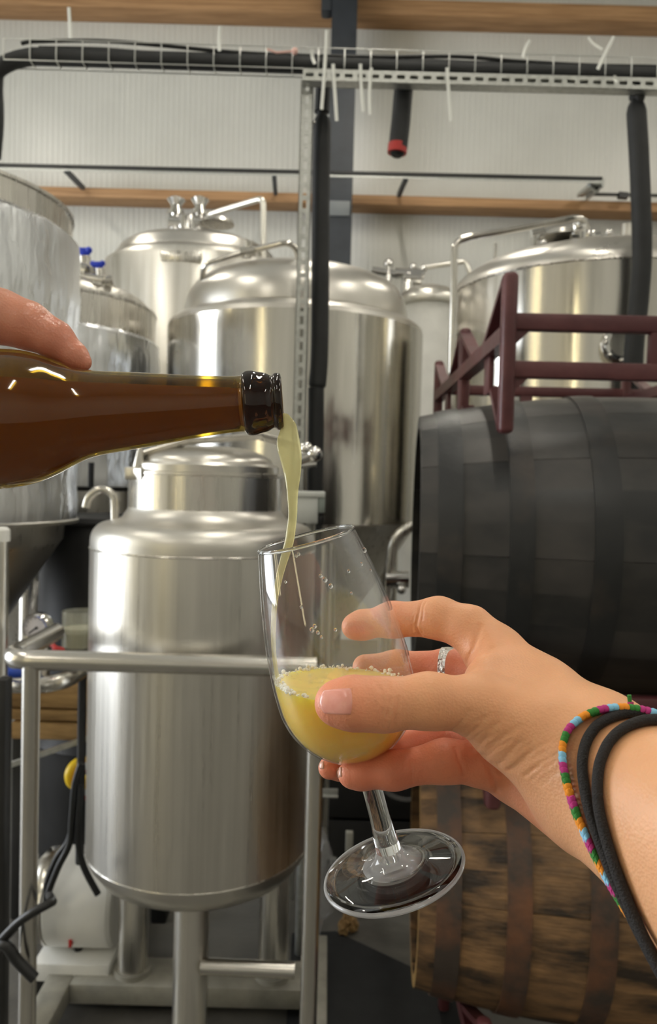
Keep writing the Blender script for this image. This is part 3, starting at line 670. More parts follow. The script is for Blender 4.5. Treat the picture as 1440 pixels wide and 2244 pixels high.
mk('neck_rim', lathe([(0.19, zrim - 0.008), (0.193, zrim - 0.006), (0.193, zrim), (0.17, zrim)], 80), 'steel_satin', ft)
O = (xt, YT, 0)
br = fillet([rel(W(px, py, Y), O) for px, py, Y in ((296, 1040, 1.86), (300, 1000, 1.86), (410, 968, 1.85), (570, 956, 1.85), (660, 980, 1.86), (668, 1020, 1.88))], 0.05, 8)
mk('lid_bar', tube(smooth_path(br[::2], 3), 0.008, 10, flat=(0.6, 1.4)), 'steel_satin', lid)
h = np.array(rel(W(303, 1035, 1.84), O))
hg = mk('hinge', join(rbox(h[0] - 0.028, h[0] + 0.028, h[1] - 0.02, h[1] + 0.03, h[2] - 0.018, h[2] + 0.012, 0.004), xf(lathe([(0.0, -0.03), (0.006, -0.03), (0.03, 0.012), (0.03, 0.02), (0, 0.02)], 4), Matrix.Translation(h + (0.016, -0.012, -0.012)))), 'steel_satin', ft)
mk('hinge_pin', tube([h + (0.0, 0, 0.01), h + (0.004, 0, 0.06)], [0.014, 0.006], 10), 'steel', hg)
k = np.array(rel(W(676, 995, 1.84), O))
kb = mk('clamp_nut', join(tube([k + (-0.028, 0, -0.016), k + (0.012, 0, 0.0)], 0.016, 14), sphere(k + (-0.006, 0, 0.012), 0.017), sphere(k + (0.014, -0.004, 0.0), 0.019), tube([k + (-0.03, 0, -0.03), k + (0.02, 0, -0.022)], 0.008, 10)), 'chrome', ft)
mk('vent_pipe', tube(fillet([rel(W(px, py, 1.90), O) for px, py in ((252, 1150), (251, 1085), (222, 1068), (194, 1088), (188, 1112))], 0.05, 8), 0.0105, 12), 'steel', ft)
mk('dish_bottom', lathe([(RT, zbs), (RT - 0.004, zbs - 0.02), (RT - 0.03, zbs - 0.055), (0.19, zbs - 0.085), (0.1, zbs - 0.10), (0, zbs - 0.105)], 80), 'steel_matte', ft)
mk('bottom_weld', lathe([(RT + 0.0001 + 0.0016 * math.cos(a), zbs + 0.0016 * math.sin(a)) for a in [i * math.pi / 4 for i in range(9)]], 96), 'steel', ft)
for px, py, Y in ((418, 2120, 1.775), (292, 2060, 2.10), (599, 2050, 2.10)):
    p = np.array(rel(W(px, py, Y), O)); d_ = math.hypot(p[0], p[1])
    mk('leg', tube([(p[0], p[1], 0.10), (p[0], p[1], zbs - 0.03)], 0.0405, 24), 'steel_satin', ft)
    mk('leg_foot', tube([(p[0], p[1], 0.085), (p[0], p[1], 0.10)], 0.05, 24), 'frame_paint', ft)

YK = 1.62
rail = W(340, 1453, YK); zr = rail[2]
xl = W(30, 1447, YK)[0] - 0.016; xr = W(692, 1456, YK)[0]
sk = thing('skid_frame', 'round-tube steel skid frame with guard rail around the small tank', 'frame', ((xl + xr) / 2, 1.9, 0))
O = np.array(sk.location); Q = lambda x, y, z: rel((x, y, z), O)
rt_ = 0.0215
mk('guard_rail', tube(fillet([Q(xl, 1.92, zr), Q(xl, YK, zr), Q(xr + 0.002, YK, zr)], 0.06, 10), rt_, 20), 'tube_steel', sk)
pl = W(68, 1490, YK)[0]; 
mk('post', tube([Q(pl, YK, 0.0), Q(pl, YK, zr - 0.006)], 0.0185, 20), 'tube_steel', sk)
xr_top = W(690, 1660, YK)[0]
mk('post', tube([Q(xr_top, YK, 0.0), Q(xr_top, YK, zr)], 0.0185, 20), 'tube_steel', sk)
cb = W(440, 2117, 1.75)
mk('cross_tube', tube([Q(cb[0], 1.75, cb[2]), Q(W(646, 2120, 1.75)[0], 1.75, cb[2] - 0.004)], 0.0185, 18), 'tube_steel', sk)
zf = 0.085
mk('base_beam', rbox(*[v for ab in zip(Q(-0.735, 1.45, 0.03), Q(-0.665, 2.75, zf)) for v in ab], 0.004), 'frame_paint', sk)
mk('base_beam', rbox(*[v for ab in zip(Q(-0.03, 1.45, 0.03), Q(0.03, 2.30, zf)) for v in ab], 0.004), 'frame_paint', sk)
mk('base_beam', rbox(*[v for ab in zip(Q(-0.665, 2.04, 0.03), Q(-0.03, 2.17, zf)) for v in ab], 0.004), 'frame_paint', sk)
mk('base_beam', rbox(*[v for ab in zip(Q(-0.665, 1.66, 0.03), Q(-0.03, 1.85, zf)) for v in ab], 0.004), 'frame_paint', sk)

# ------------------------------------------------------------------ left-hand clutter
# process pipe with elbow and the gauge on it
YPI = 2.02
pts = fillet([W(-60, 1500, YPI), W(130, 1500, YPI), W(190, 1462, YPI + 0.12), W(215, 1400, YPI + 0.2)], 0.08, 10)
o = mk('process_pipe', tube(pts, 0.0225, 18), 'tube_steel'); tag(o, 'bent steel process pipe passing behind the left skid post', 'pipe')
g = W(79, 1377, 2.06)
gg = thing('pressure_gauge', 'round pressure gauge with white dial above the rail bend', 'gauge', (g[0], g[1], W(79, 1500, 2.06)[2]))
zg = g[2] - gg.location.z
FM = Matrix.Translation((0, 0, zg)) @ Matrix.Rotation(-0.22, 4, 'Z') @ Matrix.Rotation(math.pi / 2 + 0.1, 4, 'X')
mk('case', xf(lathe([(0, -0.03), (0.036, -0.03), (0.0395, -0.024), (0.0405, 0.002), (0.038, 0.007), (0.034, 0.006), (0.0335, 0.0)], 36), FM), 'chrome', gg)
dl = mk('dial', xf(lathe([(0, 0.0005), (0.0338, 0.0005), (0.0338, -0.001), (0, -0.001)], 36), FM), 'dial_white', gg)
tk = []
for k in range(11):
    a = R_(225 - 27 * k); tk.append(bar((0.026 * math.cos(a), 0.026 * math.sin(a), 0.001), (0.031 * math.cos(a), 0.031 * math.sin(a), 0.001), 0.0012, 0.0004))
mk('scale_marks', xf(join(*tk), FM), 'cable_black', dl)
mk('needle', xf(join(bar((0.004, 0.004, 0.002), (-0.022, -0.015, 0.002), 0.003, 0.001), sphere((0.002, 0.002, 0.002), 0.004, 8, 6)), FM), 'cable_black', gg)
mk('stem', join(tube([(0, 0.01, zg - 0.035), (0.004, 0, 0.02)], 0.008, 10), tube([(0.02, 0, 0.0), (0.02, 0, zg - 0.05)], 0.018, 12)), 'tube_steel', gg)
# jar
j = W(174, 1420, 2.12)
jr = thing('sight_jar', 'clear cylinder jar half full of murky beer beside the small tank', 'jar', tuple(j))
jr_r = 0.047; jh = W(168, 1338, 2.12)[2] - j[2]
mk('glass_wall', lathe([(0, 0), (jr_r - 0.003, 0), (jr_r, 0.004), (jr_r, jh), (jr_r - 0.003, jh), (jr_r - 0.003, 0.006), (0, 0.006)], 40), 'jar_glass', jr)
mk('murky_beer', lathe([(0, 0.007), (jr_r - 0.0034, 0.007), (jr_r - 0.0034, jh * 0.44), (0, jh * 0.44)], 40), 'beer_jar', jr)
mk('froth', lathe([(0, jh * 0.44), (jr_r - 0.0034, jh * 0.44), (jr_r - 0.0034, jh * 0.55), (0, jh * 0.54)], 40), 'foam', jr)
mk('base_ring', lathe([(0, -0.012), (jr_r + 0.01, -0.012), (jr_r + 0.01, -0.002), (0, -0.002)], 32), 'tube_steel', jr)
sj = thing('jar_shelf', 'narrow steel shelf on a post under the sight jar', 'shelf', (j[0], j[1], 0))
mk('shelf_plate', rbox(-0.06, 0.06, -0.055, 0.06, j[2] - 0.022, j[2] - 0.013, 0.002), 'steel_satin', sj)
mk('shelf_post', tube([(0.0, 0.03, 0), (0, 0.03, j[2] - 0.02)], 0.012, 12), 'matte_black', sj)
# blue hose, red knob
o = mk('blue_hose', tube(smooth_path([W(-70, 1440, 2.0), W(-10, 1458, 2.0), W(20, 1474, 1.98), W(52, 1472, 1.99), W(90, 1440, 2.05)], 6), 0.012, 12), 'blue_plastic'); tag(o, 'bright blue hose peeking out under the rail bend', 'hose')
p = W(128, 1424, 2.0); o = mk('valve_lever', join(tube([p, W(108, 1408, 2.02)], 0.006, 8), sphere(p, 0.011, sc=(1.6, 1, 0.8))), 'red_plastic'); tag(o, 'small red valve lever beside the sight jar', 'lever')
o = mk('hose', tube(smooth_path([W(80, 1275, 2.2), W(74, 1310, 2.18), W(68, 1345, 2.15), W(64, 1420, 2.12)], 6), 0.009, 10), 'film'); tag(o, 'pale clear hose running down to the gauge', 'hose')
# black drum behind
p = W(200, 1300, 2.72)
dr = thing('plastic_drum', 'tall black plastic drum standing behind the small tank', 'drum', (p[0] - 0.03, 3.04, 0))
zt_ = zz(200, 1143, 2.75)
mk('drum_body', lathe([(0, 0), (0.24, 0), (0.255, 0.02), (0.26, zt_ * 0.33), (0.268, zt_ * 0.34), (0.26, zt_ * 0.36), (0.26, zt_ * 0.66), (0.268, zt_ * 0.67), (0.26, zt_ * 0.69), (0.255, zt_ - 0.03), (0.24, zt_)], 56), 'matte_black', dr)
mk('drum_lid', lathe([(0.262, zt_ - 0.02), (0.268, zt_ - 0.01), (0.262, zt_ + 0.008), (0, zt_ + 0.01)], 56), 'matte_black', dr)
# black upright post at the far left, timber sleeper stack and steel rail behind
p = W(4, 1800, 1.75); o = mk('black_post', rbox(p[0] - 0.02, p[0] + 0.006, 1.75, 1.79, 0, zz(4, 1490, 1.75), 0.004), 'matte_black'); tag(o, 'black upright post at the bottom left edge', 'post')
p = W(100, 1560, 2.45)
pal = thing('plank_stack', 'stack of pale brown planks behind the left skid post', 'planks', (p[0], 2.53, 0))
for i, (y0, y1, dx) in enumerate(((1512, 1552, 0.02), (1556, 1580, 0.0), (1584, 1622, 0.04))):
    a0, a1 = zz(100, y1, 2.45), zz(100, y0, 2.45)
    mk('plank', rbox(-0.15 + dx, 0.42 + dx, -0.08, 0.08, a0, a1, 0.006), 'osb', pal)
for x_ in (-0.12, 0.34): mk('trestle_leg', rbox(x_, x_ + 0.05, -0.05, 0.06, 0, zz(100, 1622, 2.45), 0.006), 'matte_black', pal)
o = mk('steel_rail', bar(W(5, 1682, 2.36), W(215, 1610, 2.42), 0.012, 0.016), 'galvanised'); tag(o, 'thin slanted steel rail below the planks', 'rail')
# motor
Ym = 2.20
p0_ = W(180, 2095, Ym)
mo = thing('electric_motor', 'white cylindrical electric motor on a flat base behind the skid', 'motor', (p0_[0], Ym, p0_[2]))
r_m = 0.133
MX = Matrix.Translation((0.0, 0.0, 0.048 + r_m)) @ Matrix.Rotation(math.pi / 2, 4, 'Y')
mk('motor_body', xf(lathe([(0, -0.08), (r_m - 0.01, -0.08), (r_m, -0.07), (r_m, 0.10), (r_m - 0.01, 0.11), (0, 0.11)], 48), MX), 'white_paint', mo)
mk('end_cap', xf(lathe([(0, -0.135), (r_m * 0.75, -0.13), (r_m * 0.96, -0.105), (r_m * 0.99, -0.085), (r_m * 0.99, -0.078), (0, -0.078)], 48), MX), 'tube_steel', mo)
mk('base_plate', rbox(-0.10, 0.11, -0.12, 0.12, 0.0, 0.05, 0.004), 'white_paint', mo)
mk('sticker', rbox(0.0, 0.008, -0.124, -0.10, 0.1, 0.12, 0.001), 'red_plastic', mo)
for x_ in (-0.095, 0.065): mk('base_leg', box(x_, x_ + 0.03, -0.1, 0.1, -p0_[2], 0), 'matte_black', mo)
# hose coil (yellow and red) and black cables
p = W(178, 1695, 2.25)
def torus(R, r, seg=40, s2=10): return tube([(R * math.cos(2 * math.pi * i / seg), 0, R * math.sin(2 * math.pi * i / seg)) for i in range(seg)], r, s2, closed=True)
rl = thing('hose_coil', 'small coil of yellow, red and white hose hanging behind the tank', 'hose coil', tuple(p))
mk('yellow_loop', xf(torus(0.034, 0.016), Matrix.Rotation(0.7, 4, 'Z')), 'yellow_plastic', rl)
mk('red_loop', xf(torus(0.055, 0.009), Matrix.Translation((0.045, -0.01, -0.01)) @ Matrix.Rotation(0.9, 4, 'Z')), 'red_plastic', rl)
mk('white_loop', xf(torus(0.045, 0.008), Matrix.Translation((0.04, -0.025, 0.0)) @ Matrix.Rotation(0.9, 4, 'Z')), 'white_plastic', rl)
mk('hook', tube([(0.02, 0.0, -0.02), (0.05, 0.05, -0.02)], 0.008, 8), 'matte_black', rl)
def cab(label, pix, Y, r, name='power_cable'):
    o = mk(name, tube(smooth_path([W(x, y, Yy if Yy else Y) for x, y, *k in pix for Yy in [k[0] if k else None]], 7), r, 10), 'cable_black'); tag(o, label, 'cable', 'black cables at the motor')
cab('black cable looping from the hose coil over the motor', [(178, 1672), (164, 1720), (158, 1790), (152, 1850), (128, 1900), (106, 1960), (118, 1975), (104, 1985), (60, 2010), (10, 2058)], 2.03, 0.009)
cab('second black cable hanging beside the motor', [(170, 1700), (162, 1780), (150, 1840), (124, 1880), (104, 1930), (100, 1975)], 2.05, 0.0075)
cab('black cable sagging between motor and small tank', [(178, 1720), (172, 1800), (172, 1850), (184, 1900), (215, 1960)], 2.03, 0.009)
cab('thick black hose end hanging in front of the left skid post', [(-30, 2110, 1.6), (-5, 2075, 1.58), (14, 2072, 1.57), (38, 2105, 1.57), (76, 2144, 1.57)], 1.57, 0.0115, 'hose_end')
cab('black cable running from the post to the motor in front of the skid', [(-30, 2090, 1.6), (0, 2062, 1.58), (40, 2022, 1.57), (80, 1995, 1.57), (112, 1976, 1.6), (108, 1962, 1.7)], 1.57, 0.009)

# white control box right of the small tank's lid
p = W(681, 1110, 2.30)
cbx = thing('control_box', 'small white wall box with black socket behind the pouring stream', 'box', (p[0], 2.30, 0))
zt_, zb_ = zz(681, 1077, 2.28), zz(681, 1148, 2.28)
mk('enclosure', rbox(-0.05, 0.022, -0.02, 0.06, zb_, zt_ - 0.018, 0.004), 'white_plastic', cbx)
mk('box_lid', rbox(-0.052, 0.042, -0.024, 0.064, zt_ - 0.018, zt_, 0.004), 'white_plastic', cbx)
mk('side_cover', rbox(0.023, 0.042, -0.02, 0.06, zt_ - 0.062, zt_ - 0.018, 0.003), 'grey_green', cbx)
mk('socket', rbox(0.022, 0.040, -0.016, 0.05, zb_ - 0.004, zb_ + 0.024, 0.003), 'matte_black', cbx)
mk('box_stand', tube([(0.0, 0.03, 0), (0.0, 0.03, zb_)], 0.015, 10), 'galvanised', cbx)

# ================================================================== barrels and racks
NEAR, MID, FAR = 1.55, 2.10, 2.65
ztop = W(1098, 597, NEAR)[2]; zdip = ztop - 0.112
RB, RH = 0.345, 0.292
YBc = (NEAR + MID) / 2 + 0.02
ZB1 = EYE - 0.127; DZ = 0.757; ZB2 = ZB1 - DZ
XH1 = 0.205; BL = 0.95
def Rb(u): return RH + (RB - RH) * (1 - (abs(u) / (BL / 2)) ** 2.0)
def barrel(label, loc, wood, hoop, nst, gap, hoops, end_mat, rx=0.0, ch=0.0022, jit=0.004):
    t = thing('barrel', label, 'barrel', loc, 'barrels lying in the racks', rz=R_(-4.5))
    n = 14; m = 3; V, Fc = [], []
    da = math.pi / nst * (1 - gap)
    for i in range(n + 1):
        u = -BL / 2 + BL * i / n
        for ring in (0, 1):
            for k in range(m + 1):
                a = -da + 2 * da * k / m
                r = Rb(u) - (0.027 if ring else 0.0) - (ch if (not ring and k in (0, m)) else 0)
                V.append((u, r * math.sin(a), r * math.cos(a)))
    S = 2 * (m + 1)
    for i in range(n):
        a, b = i * S, (i + 1) * S
        for k in range(m):
            Fc.append((a + k, a + k + 1, b + k + 1, b + k)); Fc.append((a + m + 1 + k, b + m + 1 + k, b + m + 2 + k, a + m + 2 + k))
        Fc.append((a, b, b + m + 1, a + m + 1)); Fc.append((a + m, a + 2 * m + 1, b + 2 * m + 1, b + m))
    for e in (0, n * S):
        for k in range(m): Fc.append((e + k, e + k + 1, e + m + 2 + k, e + m + 1 + k))
    s0 = mk('stave', (V, Fc), [wood, end_mat], t, ang=50)
    for p in s0.data.polygons:
        if abs(p.normal.x) > 0.9: p.material_index = 1
    for k in range(nst):
        o = s0 if k == 0 else share(s0, t)
        o.rotation_euler = (rx + 2 * math.pi * k / nst + random.uniform(-0.006, 0.006), 0, 0); o.scale = (1, 1 + random.uniform(-jit, jit), 1 + random.uniform(-jit, jit))
    hd = []
    for s in (-1, 1):
        nb = 6; rr = RH - 0.03
        for k in range(nb):
            y0, y1 = -rr + 2 * rr * k / nb + 0.001, -rr + 2 * rr * (k + 1) / nb - 0.001
            q = [(y, math.sqrt(max(rr * rr - y * y, 0))) for y in np.linspace(y0, y1, 6)]
            out = [(y, z) for y, z in q] + [(y, -z) for y, z in q[::-1]]
            nn = len(out); x0, x1 = s * (BL / 2 - 0.045), s * (BL / 2 - 0.025)
            Vh = [(x0, y, z) for y, z in out] + [(x1, y, z) for y, z in out]
            mk('head_board', (Vh, [tuple(range(nn)), tuple(range(2 * nn - 1, nn - 1, -1))] + [(i, (i + 1) % nn, nn + (i + 1) % nn, nn + i) for i in range(nn)]), wood, t, smooth=False)
    for (d, w) in hoops:
        for s in (-1, 1):
            u0 = BL / 2 - d - w; u1 = BL / 2 - d
            pr = [(Rb(u0) + 0.0005, u0), (Rb(u0) + 0.0035, u0), (Rb((u0 + u1) / 2) + 0.004, (u0 + u1) / 2), (Rb(u1) + 0.0035, u1), (Rb(u1) + 0.0005, u1)]
            v, f = lathe(pr, 72); h_ = mk('hoop', ([(s * z, x, y) for x, y, z in v], f), hoop, t)
    return t
HP = [(0.035, 0.05), (0.175, 0.048), (0.335, 0.052)]
b1 = barrel('black-stained wooden barrel lying in the upper rack', (XH1 + 0.004 + BL / 2, YBc - 0.02, ZB1), 'stave_black', 'hoop_black', 30, -0.02, HP, 'stave_black', 0.03, 0.0, 0.0003)
b2 = barrel('weathered brown oak barrel with rusty hoops in the lower rack', (XH1 + 0.025 + BL / 2, YBc - 0.02, ZB2), 'stave_wood', 'hoop_rust', 28, 0.010, HP, 'stave_end', 0.0, 0.0005, 0.0025)
def rack(label, dz, floor=False):
    xl_, xr_ = 0.347, 0.98
    t = thing('barrel_rack', label, 'barrel rack', (xl_, NEAR, 0 if floor else ztop + dz - 0.32), 'maroon barrel racks', rz=R_(-0.8))
    O = np.array(t.location); Z = ztop + dz; zd_ = zdip + dz
    q = lambda x, y, z: rel((x, y, z), O)
    zlow = 0.0 if floor else W(1098, 950, NEAR)[2] + dz
    w = 0.030
    zu = W(1200, 708, NEAR)[2] + dz; zl = W(1200, 812, NEAR)[2] + dz
    for x in (xl_, xr_):
        for i, y in enumerate((NEAR, MID, FAR)):
            zz0 = zlow if i == 0 or floor else zlow + 0.06
            mk('post', xf(rbox(-w / 2, w / 2, -0.018, 0.018, zz0, Z, 0.0105, 3), Matrix.Translation(rel((x, y, 0), O))), 'maroon', t)
        for y0, y1 in ((NEAR, MID), (MID, FAR)):
            ym = (y0 + y1) / 2
            hs_ = (y1 - y0) / 2; pr_ = [(ym + s_ * hs_ * f_, Z - 0.012 - g_) for s_, f_, g_ in ((-1, 1, 0), (-1, 0.55, 0.062), (-1, 0.12, 0.118), (1, 0.12, 0.118), (1, 0.55, 0.062), (1, 1, 0))]
            mk('saddle', join(*[bar(q(x, *a_), q(x, *b_), 0.012, 0.03, (1, 0, 0)) for a_, b_ in zip(pr_, pr_[1:])]), 'maroon', t, smooth=False)
            if not floor:
                zk = zl - 0.03
                for yy, zp in ((y0, zlow), (y1, zlow + (0.06 if y1 != NEAR else 0))):
                    ye = yy + (ym - yy) * 0.34
                    mk('lower_saddle', join(bar(q(x, yy, zp + 0.008), q(x, ye, zk), 0.012, 0.03, (1, 0, 0))), 'maroon', t, smooth=False)
        mk('end_bar', bar(q(x, NEAR, zu - 0.025), q(x, FAR, zu - 0.025), 0.032, 0.032), 'maroon', t, smooth=False)
        for y in (NEAR + 0.19, MID + 0.3): mk('stay_plate', xf(rbox(-0.006, 0.006, -0.03, 0.03, zl - 0.028, zu - 0.03, 0.003), Matrix.Translation(rel((x, y, 0), O))), 'maroon', t)
    for y in (NEAR, FAR):
        for z in (zu, zl): mk('long_bar', xf(rbox(xl_, xr_ + 0.22, -0.014, 0.014, z - 0.0165, z + 0.0165, 0.004), Matrix.Translation((-O[0], y - O[1], -O[2]))), 'maroon', t)
        mk('strut', xf(rbox(0.625, 0.665, -0.012, 0.012, zl, zu, 0.003), Matrix.Translation((-O[0], y - O[1], -O[2]))), 'maroon', t)
        for z in (zu - 0.016, zl - 0.016):
            x = xl_ + 0.012; V = [q(x, y - 0.006, z), q(x + 0.03, y - 0.006, z), q(x, y - 0.006, z - 0.03), q(x, y + 0.006, z), q(x + 0.03, y + 0.006, z), q(x, y + 0.006, z - 0.03)]
            mk('gusset', (V, [(0, 1, 2), (3, 5, 4), (0, 3, 4, 1), (1, 4, 5, 2), (2, 5, 3, 0)]), 'maroon', t, smooth=False)
    return t
rack('empty maroon steel rack on top of the black barrel', 0.0)
rack('maroon steel rack between the black barrel and the brown barrel', -DZ)
rack('maroon steel rack standing on the floor under the brown barrel', -2 * DZ, floor=True)

# ------------------------------------------------------------------ floor clutter on the right
a = [WZ(px, py, 0.008) for px, py in ((640, 2045), (735, 2040), (1000, 2165), (1150, 2500), (600, 2700))]
V = [tuple(p) for p in a] + [(p[0], p[1], 0.001) for p in a]; n = len(a)
o = mk('rubber_mat', (V, [tuple(range(n)), tuple(range(2 * n - 1, n - 1, -1))] + [(i, (i + 1) % n, n + (i + 1) % n, n + i) for i in range(n)]), 'rubber_black', smooth=False); tag(o, 'dark rubber mat on the concrete floor by the skid', 'mat')
def crumple(name, label, c, s, mat, cat, seed):
    r = np.random.default_rng(seed); v, f = sphere((0, 0, 0), 1.0, 14, 10)
    v = np.array(v); d = 1 + 0.22 * r.standard_normal(len(v)); v = v * d[:, None] * np.array(s)
    v[:, 2] -= v[:, 2].min(); o = mk(name, ([tuple(p) for p in v], f), mat, smooth=False, loc=c); return tag(o, label, cat)
p = WZ(700, 2090, 0.0); crumple('plastic_bag', 'crumpled clear plastic bag standing behind the right skid post', (p[0] - 0.01, p[1], 0), (0.05, 0.06, 0.14), 'film', 'bag', 3)
p = WZ(765, 2040, 0.0)
cr = thing('gap_filler_crate', 'dark stacked crate added to darken the gap behind the glass stem', 'crate', (W(790, 1850, 2.8)[0], 2.85, 0))  # black crates added to keep the gap behind the stem dark
for k in range(2):
    z = 0.27 * k
    mk('crate_body', join(rbox(-0.12, 0.22, -0.15, -0.135, z, z + 0.26, 0.004), rbox(-0.12, 0.22, 0.135, 0.15, z, z + 0.26, 0.004), rbox(-0.12, -0.105, -0.135, 0.135, z, z + 0.26, 0.004), rbox(0.205, 0.22, -0.135, 0.135, z, z + 0.26, 0.004), rbox(-0.11, 0.21, -0.14, 0.14, z, z + 0.01, 0.002)), 'matte_black', cr)
p = W(765, 1850, 2.55); o = mk('wood_batten', rbox(p[0] - 0.012, p[0] + 0.012, 2.52, 2.545, 0.0, zz(765, 1826, 2.52), 0.002), 'frame_paint'); tag(o, 'short pale batten standing left of the glass stem', 'batten')
p = W(720, 1741, 2.4); o = mk('steel_bracket', join(rbox(p[0] - 0.05, p[0] + 0.03, 2.4, 2.42, p[2] - 0.012, p[2] - 0.006, 0.001), rbox(p[0] - 0.05, p[0] - 0.04, 2.4, 2.42, 0, p[2], 0.001), rbox(p[0] - 0.05, p[0] + 0.03, 2.415, 2.42, p[2] - 0.012, p[2] + 0.012, 0.001)), 'galvanised'); tag(o, 'thin steel bracket on a stem right of the skid post', 'bracket')
p = WZ(752, 2050, 0.0)
for i, (dx, dy) in enumerate(((0, 0), (0.03, 0.015), (0.012, 0.04))):
    o = crumple('paper_scrap', ('leftmost', 'rightmost', 'farthest')[i] + ' of three pale paper scraps on the floor under the glass foot', (p[0] + dx, p[1] + dy, 0), (0.018, 0.02, 0.022), 'osb', 'scrap', 10 + i); o['group'] = 'paper scraps on the floor'
o = mk('clear_hose', tube(smooth_path([W(822, 1690, 2.695), W(832, 1712, 2.68), W(850, 1738, 2.68), W(885, 1752, 2.68), W(915, 1748, 2.695)], 6), 0.008, 8), 'film'); tag(o, 'clear hose curving in behind the glass stem', 'hose')

# ================================================================== tasting glass
GR, GF = D(672, 1185, 0.347), D(865, 1913, 0.361)
ax = Vector(GR - GF); GL = ax.length; ax.normalize()
gx = ax.cross(Vector((0, -1, 0))).normalized(); gy = ax.cross(gx)
GM = Matrix(((gx.x, gy.x, ax.x, GF[0]), (gx.y, gy.y, ax.y, GF[1]), (gx.z, gy.z, ax.z, GF[2]), (0, 0, 0, 1)))
glass = thing('tasting_glass', 'stemmed tulip tasting glass held tilted under the pouring bottle', 'glass')
glass.matrix_world = GM
def gprof():   # outer radius of the bowl against the distance below the rim (m)
    mm = [(0, 22.3), (6, 23.7), (18, 26.3), (28, 28.2), (38, 29.8), (48, 31.0), (59, 31.8), (68, 31.9), (76, 31.3), (84, 28.9), (91, 24.8), (97, 19.0), (101, 13.0), (103.5, 8.0)]
    P = [Vector((r / 1000, s / 1000, 0)) for s, r in mm]
    return [(p.x, p.y) for p in smooth_path(P, 4)]
gp = gprof()
GPS, GPR = np.array([q[1] for q in gp]), np.array([q[0] for q in gp])
def bowl_r(s): return float(np.interp(s, GPS, GPR))
th = 0.0011
outer = [(r, GL - s) for r, s in gp]
inner = [(max(r - th, 0.0005), GL - s) for r, s in gp if s < 0.0995]
zi = inner[-1][1] - 0.0015
prof = [(0.0048, outer[-1][1] - 0.006), (0.0058, outer[-1][1] - 0.003)] + outer[::-1] + [(outer[0][0] - 0.0001, GL + 0.0005), (outer[0][0] - th / 2, GL + 0.0009), (outer[0][0] - th, GL + 0.0005)] + inner + [(0.006, zi), (0, zi - 0.0005)]
mk('bowl', lathe(prof, 96), 'glass_thin', glass, ang=80)
mk('rim', lathe([(outer[0][0] - th / 2 + 0.00085 * math.cos(a), GL + 0.0006 + 0.00085 * math.sin(a)) for a in [i * math.pi / 5 for i in range(11)]], 96), 'glass_solid', glass, ang=80)
zst = GL - 0.109
mk('stem', lathe([(0, zst + 0.004), (0.0052, zst + 0.004), (0.0047, zst - 0.004), (0.0046, zst - 0.014), (0.0048, zst - 0.024), (0.0053, zst - 0.031), (0.0058, 0.0118), (0, 0.0118)], 40), 'glass_solid', glass, ang=80)
mk('foot', lathe([(0, 0.0116), (0.0060, 0.0116), (0.0075, 0.0090), (0.0115, 0.0068), (0.018, 0.0052), (0.027, 0.0036), (0.0322, 0.0027), (0.0334, 0.0016), (0.0330, 0.0004), (0.0318, 0.0), (0.027, 0.0004), (0.015, 0.0012), (0, 0.0018)], 96), 'glass_solid', glass, ang=80)
mk('foot_edge_glint', lathe([(0.0328 + 0.0009 * math.cos(a), 0.0016 + 0.0011 * math.sin(a)) for a in [i * math.pi / 5 for i in range(11)]], 96), 'frost_and_glint', glass, ang=80)  # pale ring stands in for light refracted along the edge of the foot
mk('foot_frosting', lathe([(0.004, 0.0062), (0.0105, 0.0052), (0.0135, 0.0034), (0.0130, 0.0030), (0.010, 0.0040), (0.004, 0.005)], 48), 'frost_and_glint', glass, ang=80)
# drops clinging to the outside and inside of the bowl
dv = []
for (px, py, rr) in ((798, 1206, 0.0010), (792, 1236, 0.0007), (712, 1270, 0.0011), (725, 1284, 0.0010), (703, 1262, 0.0008), (764, 1252, 0.0007), (812, 1250, 0.0005), (650, 1218, 0.0006), (655, 1214, 0.0007), (626, 1275, 0.0006), (690, 1372, 0.0009), (684, 1380, 0.0010), (697, 1386, 0.0008), (735, 1380, 0.0007), (705, 1396, 0.0006), (770, 1300, 0.0006), (660, 1330, 0.0006)):
    d = ray(px, py); lo = None
    o_ = GM.inverted() @ Vector(CAMP); dd = GM.inverted().to_3x3() @ Vector(d)
    tt = np.linspace(0.27, 0.36, 1800); qq = np.array(o_)[None] + np.outer(tt, np.array(dd)); sd = GL - qq[:, 2]
    hit = np.nonzero((sd > 0) & (sd < 0.1) & (np.hypot(qq[:, 0], qq[:, 1]) < np.interp(sd, GPS, GPR)))[0]
    if len(hit): lo = Vector(qq[hit[0]])
    if lo is not None:
        n_ = Vector((lo.x, lo.y, 0)).normalized(); dv.append(sphere(tuple(lo + n_ * rr * 0.2), rr, 10, 7, sc=(1, 1, 1.25)))
dr_ = mk('water_drops', join(*dv), 'drop', glass); dr_['kind'] = 'stuff'

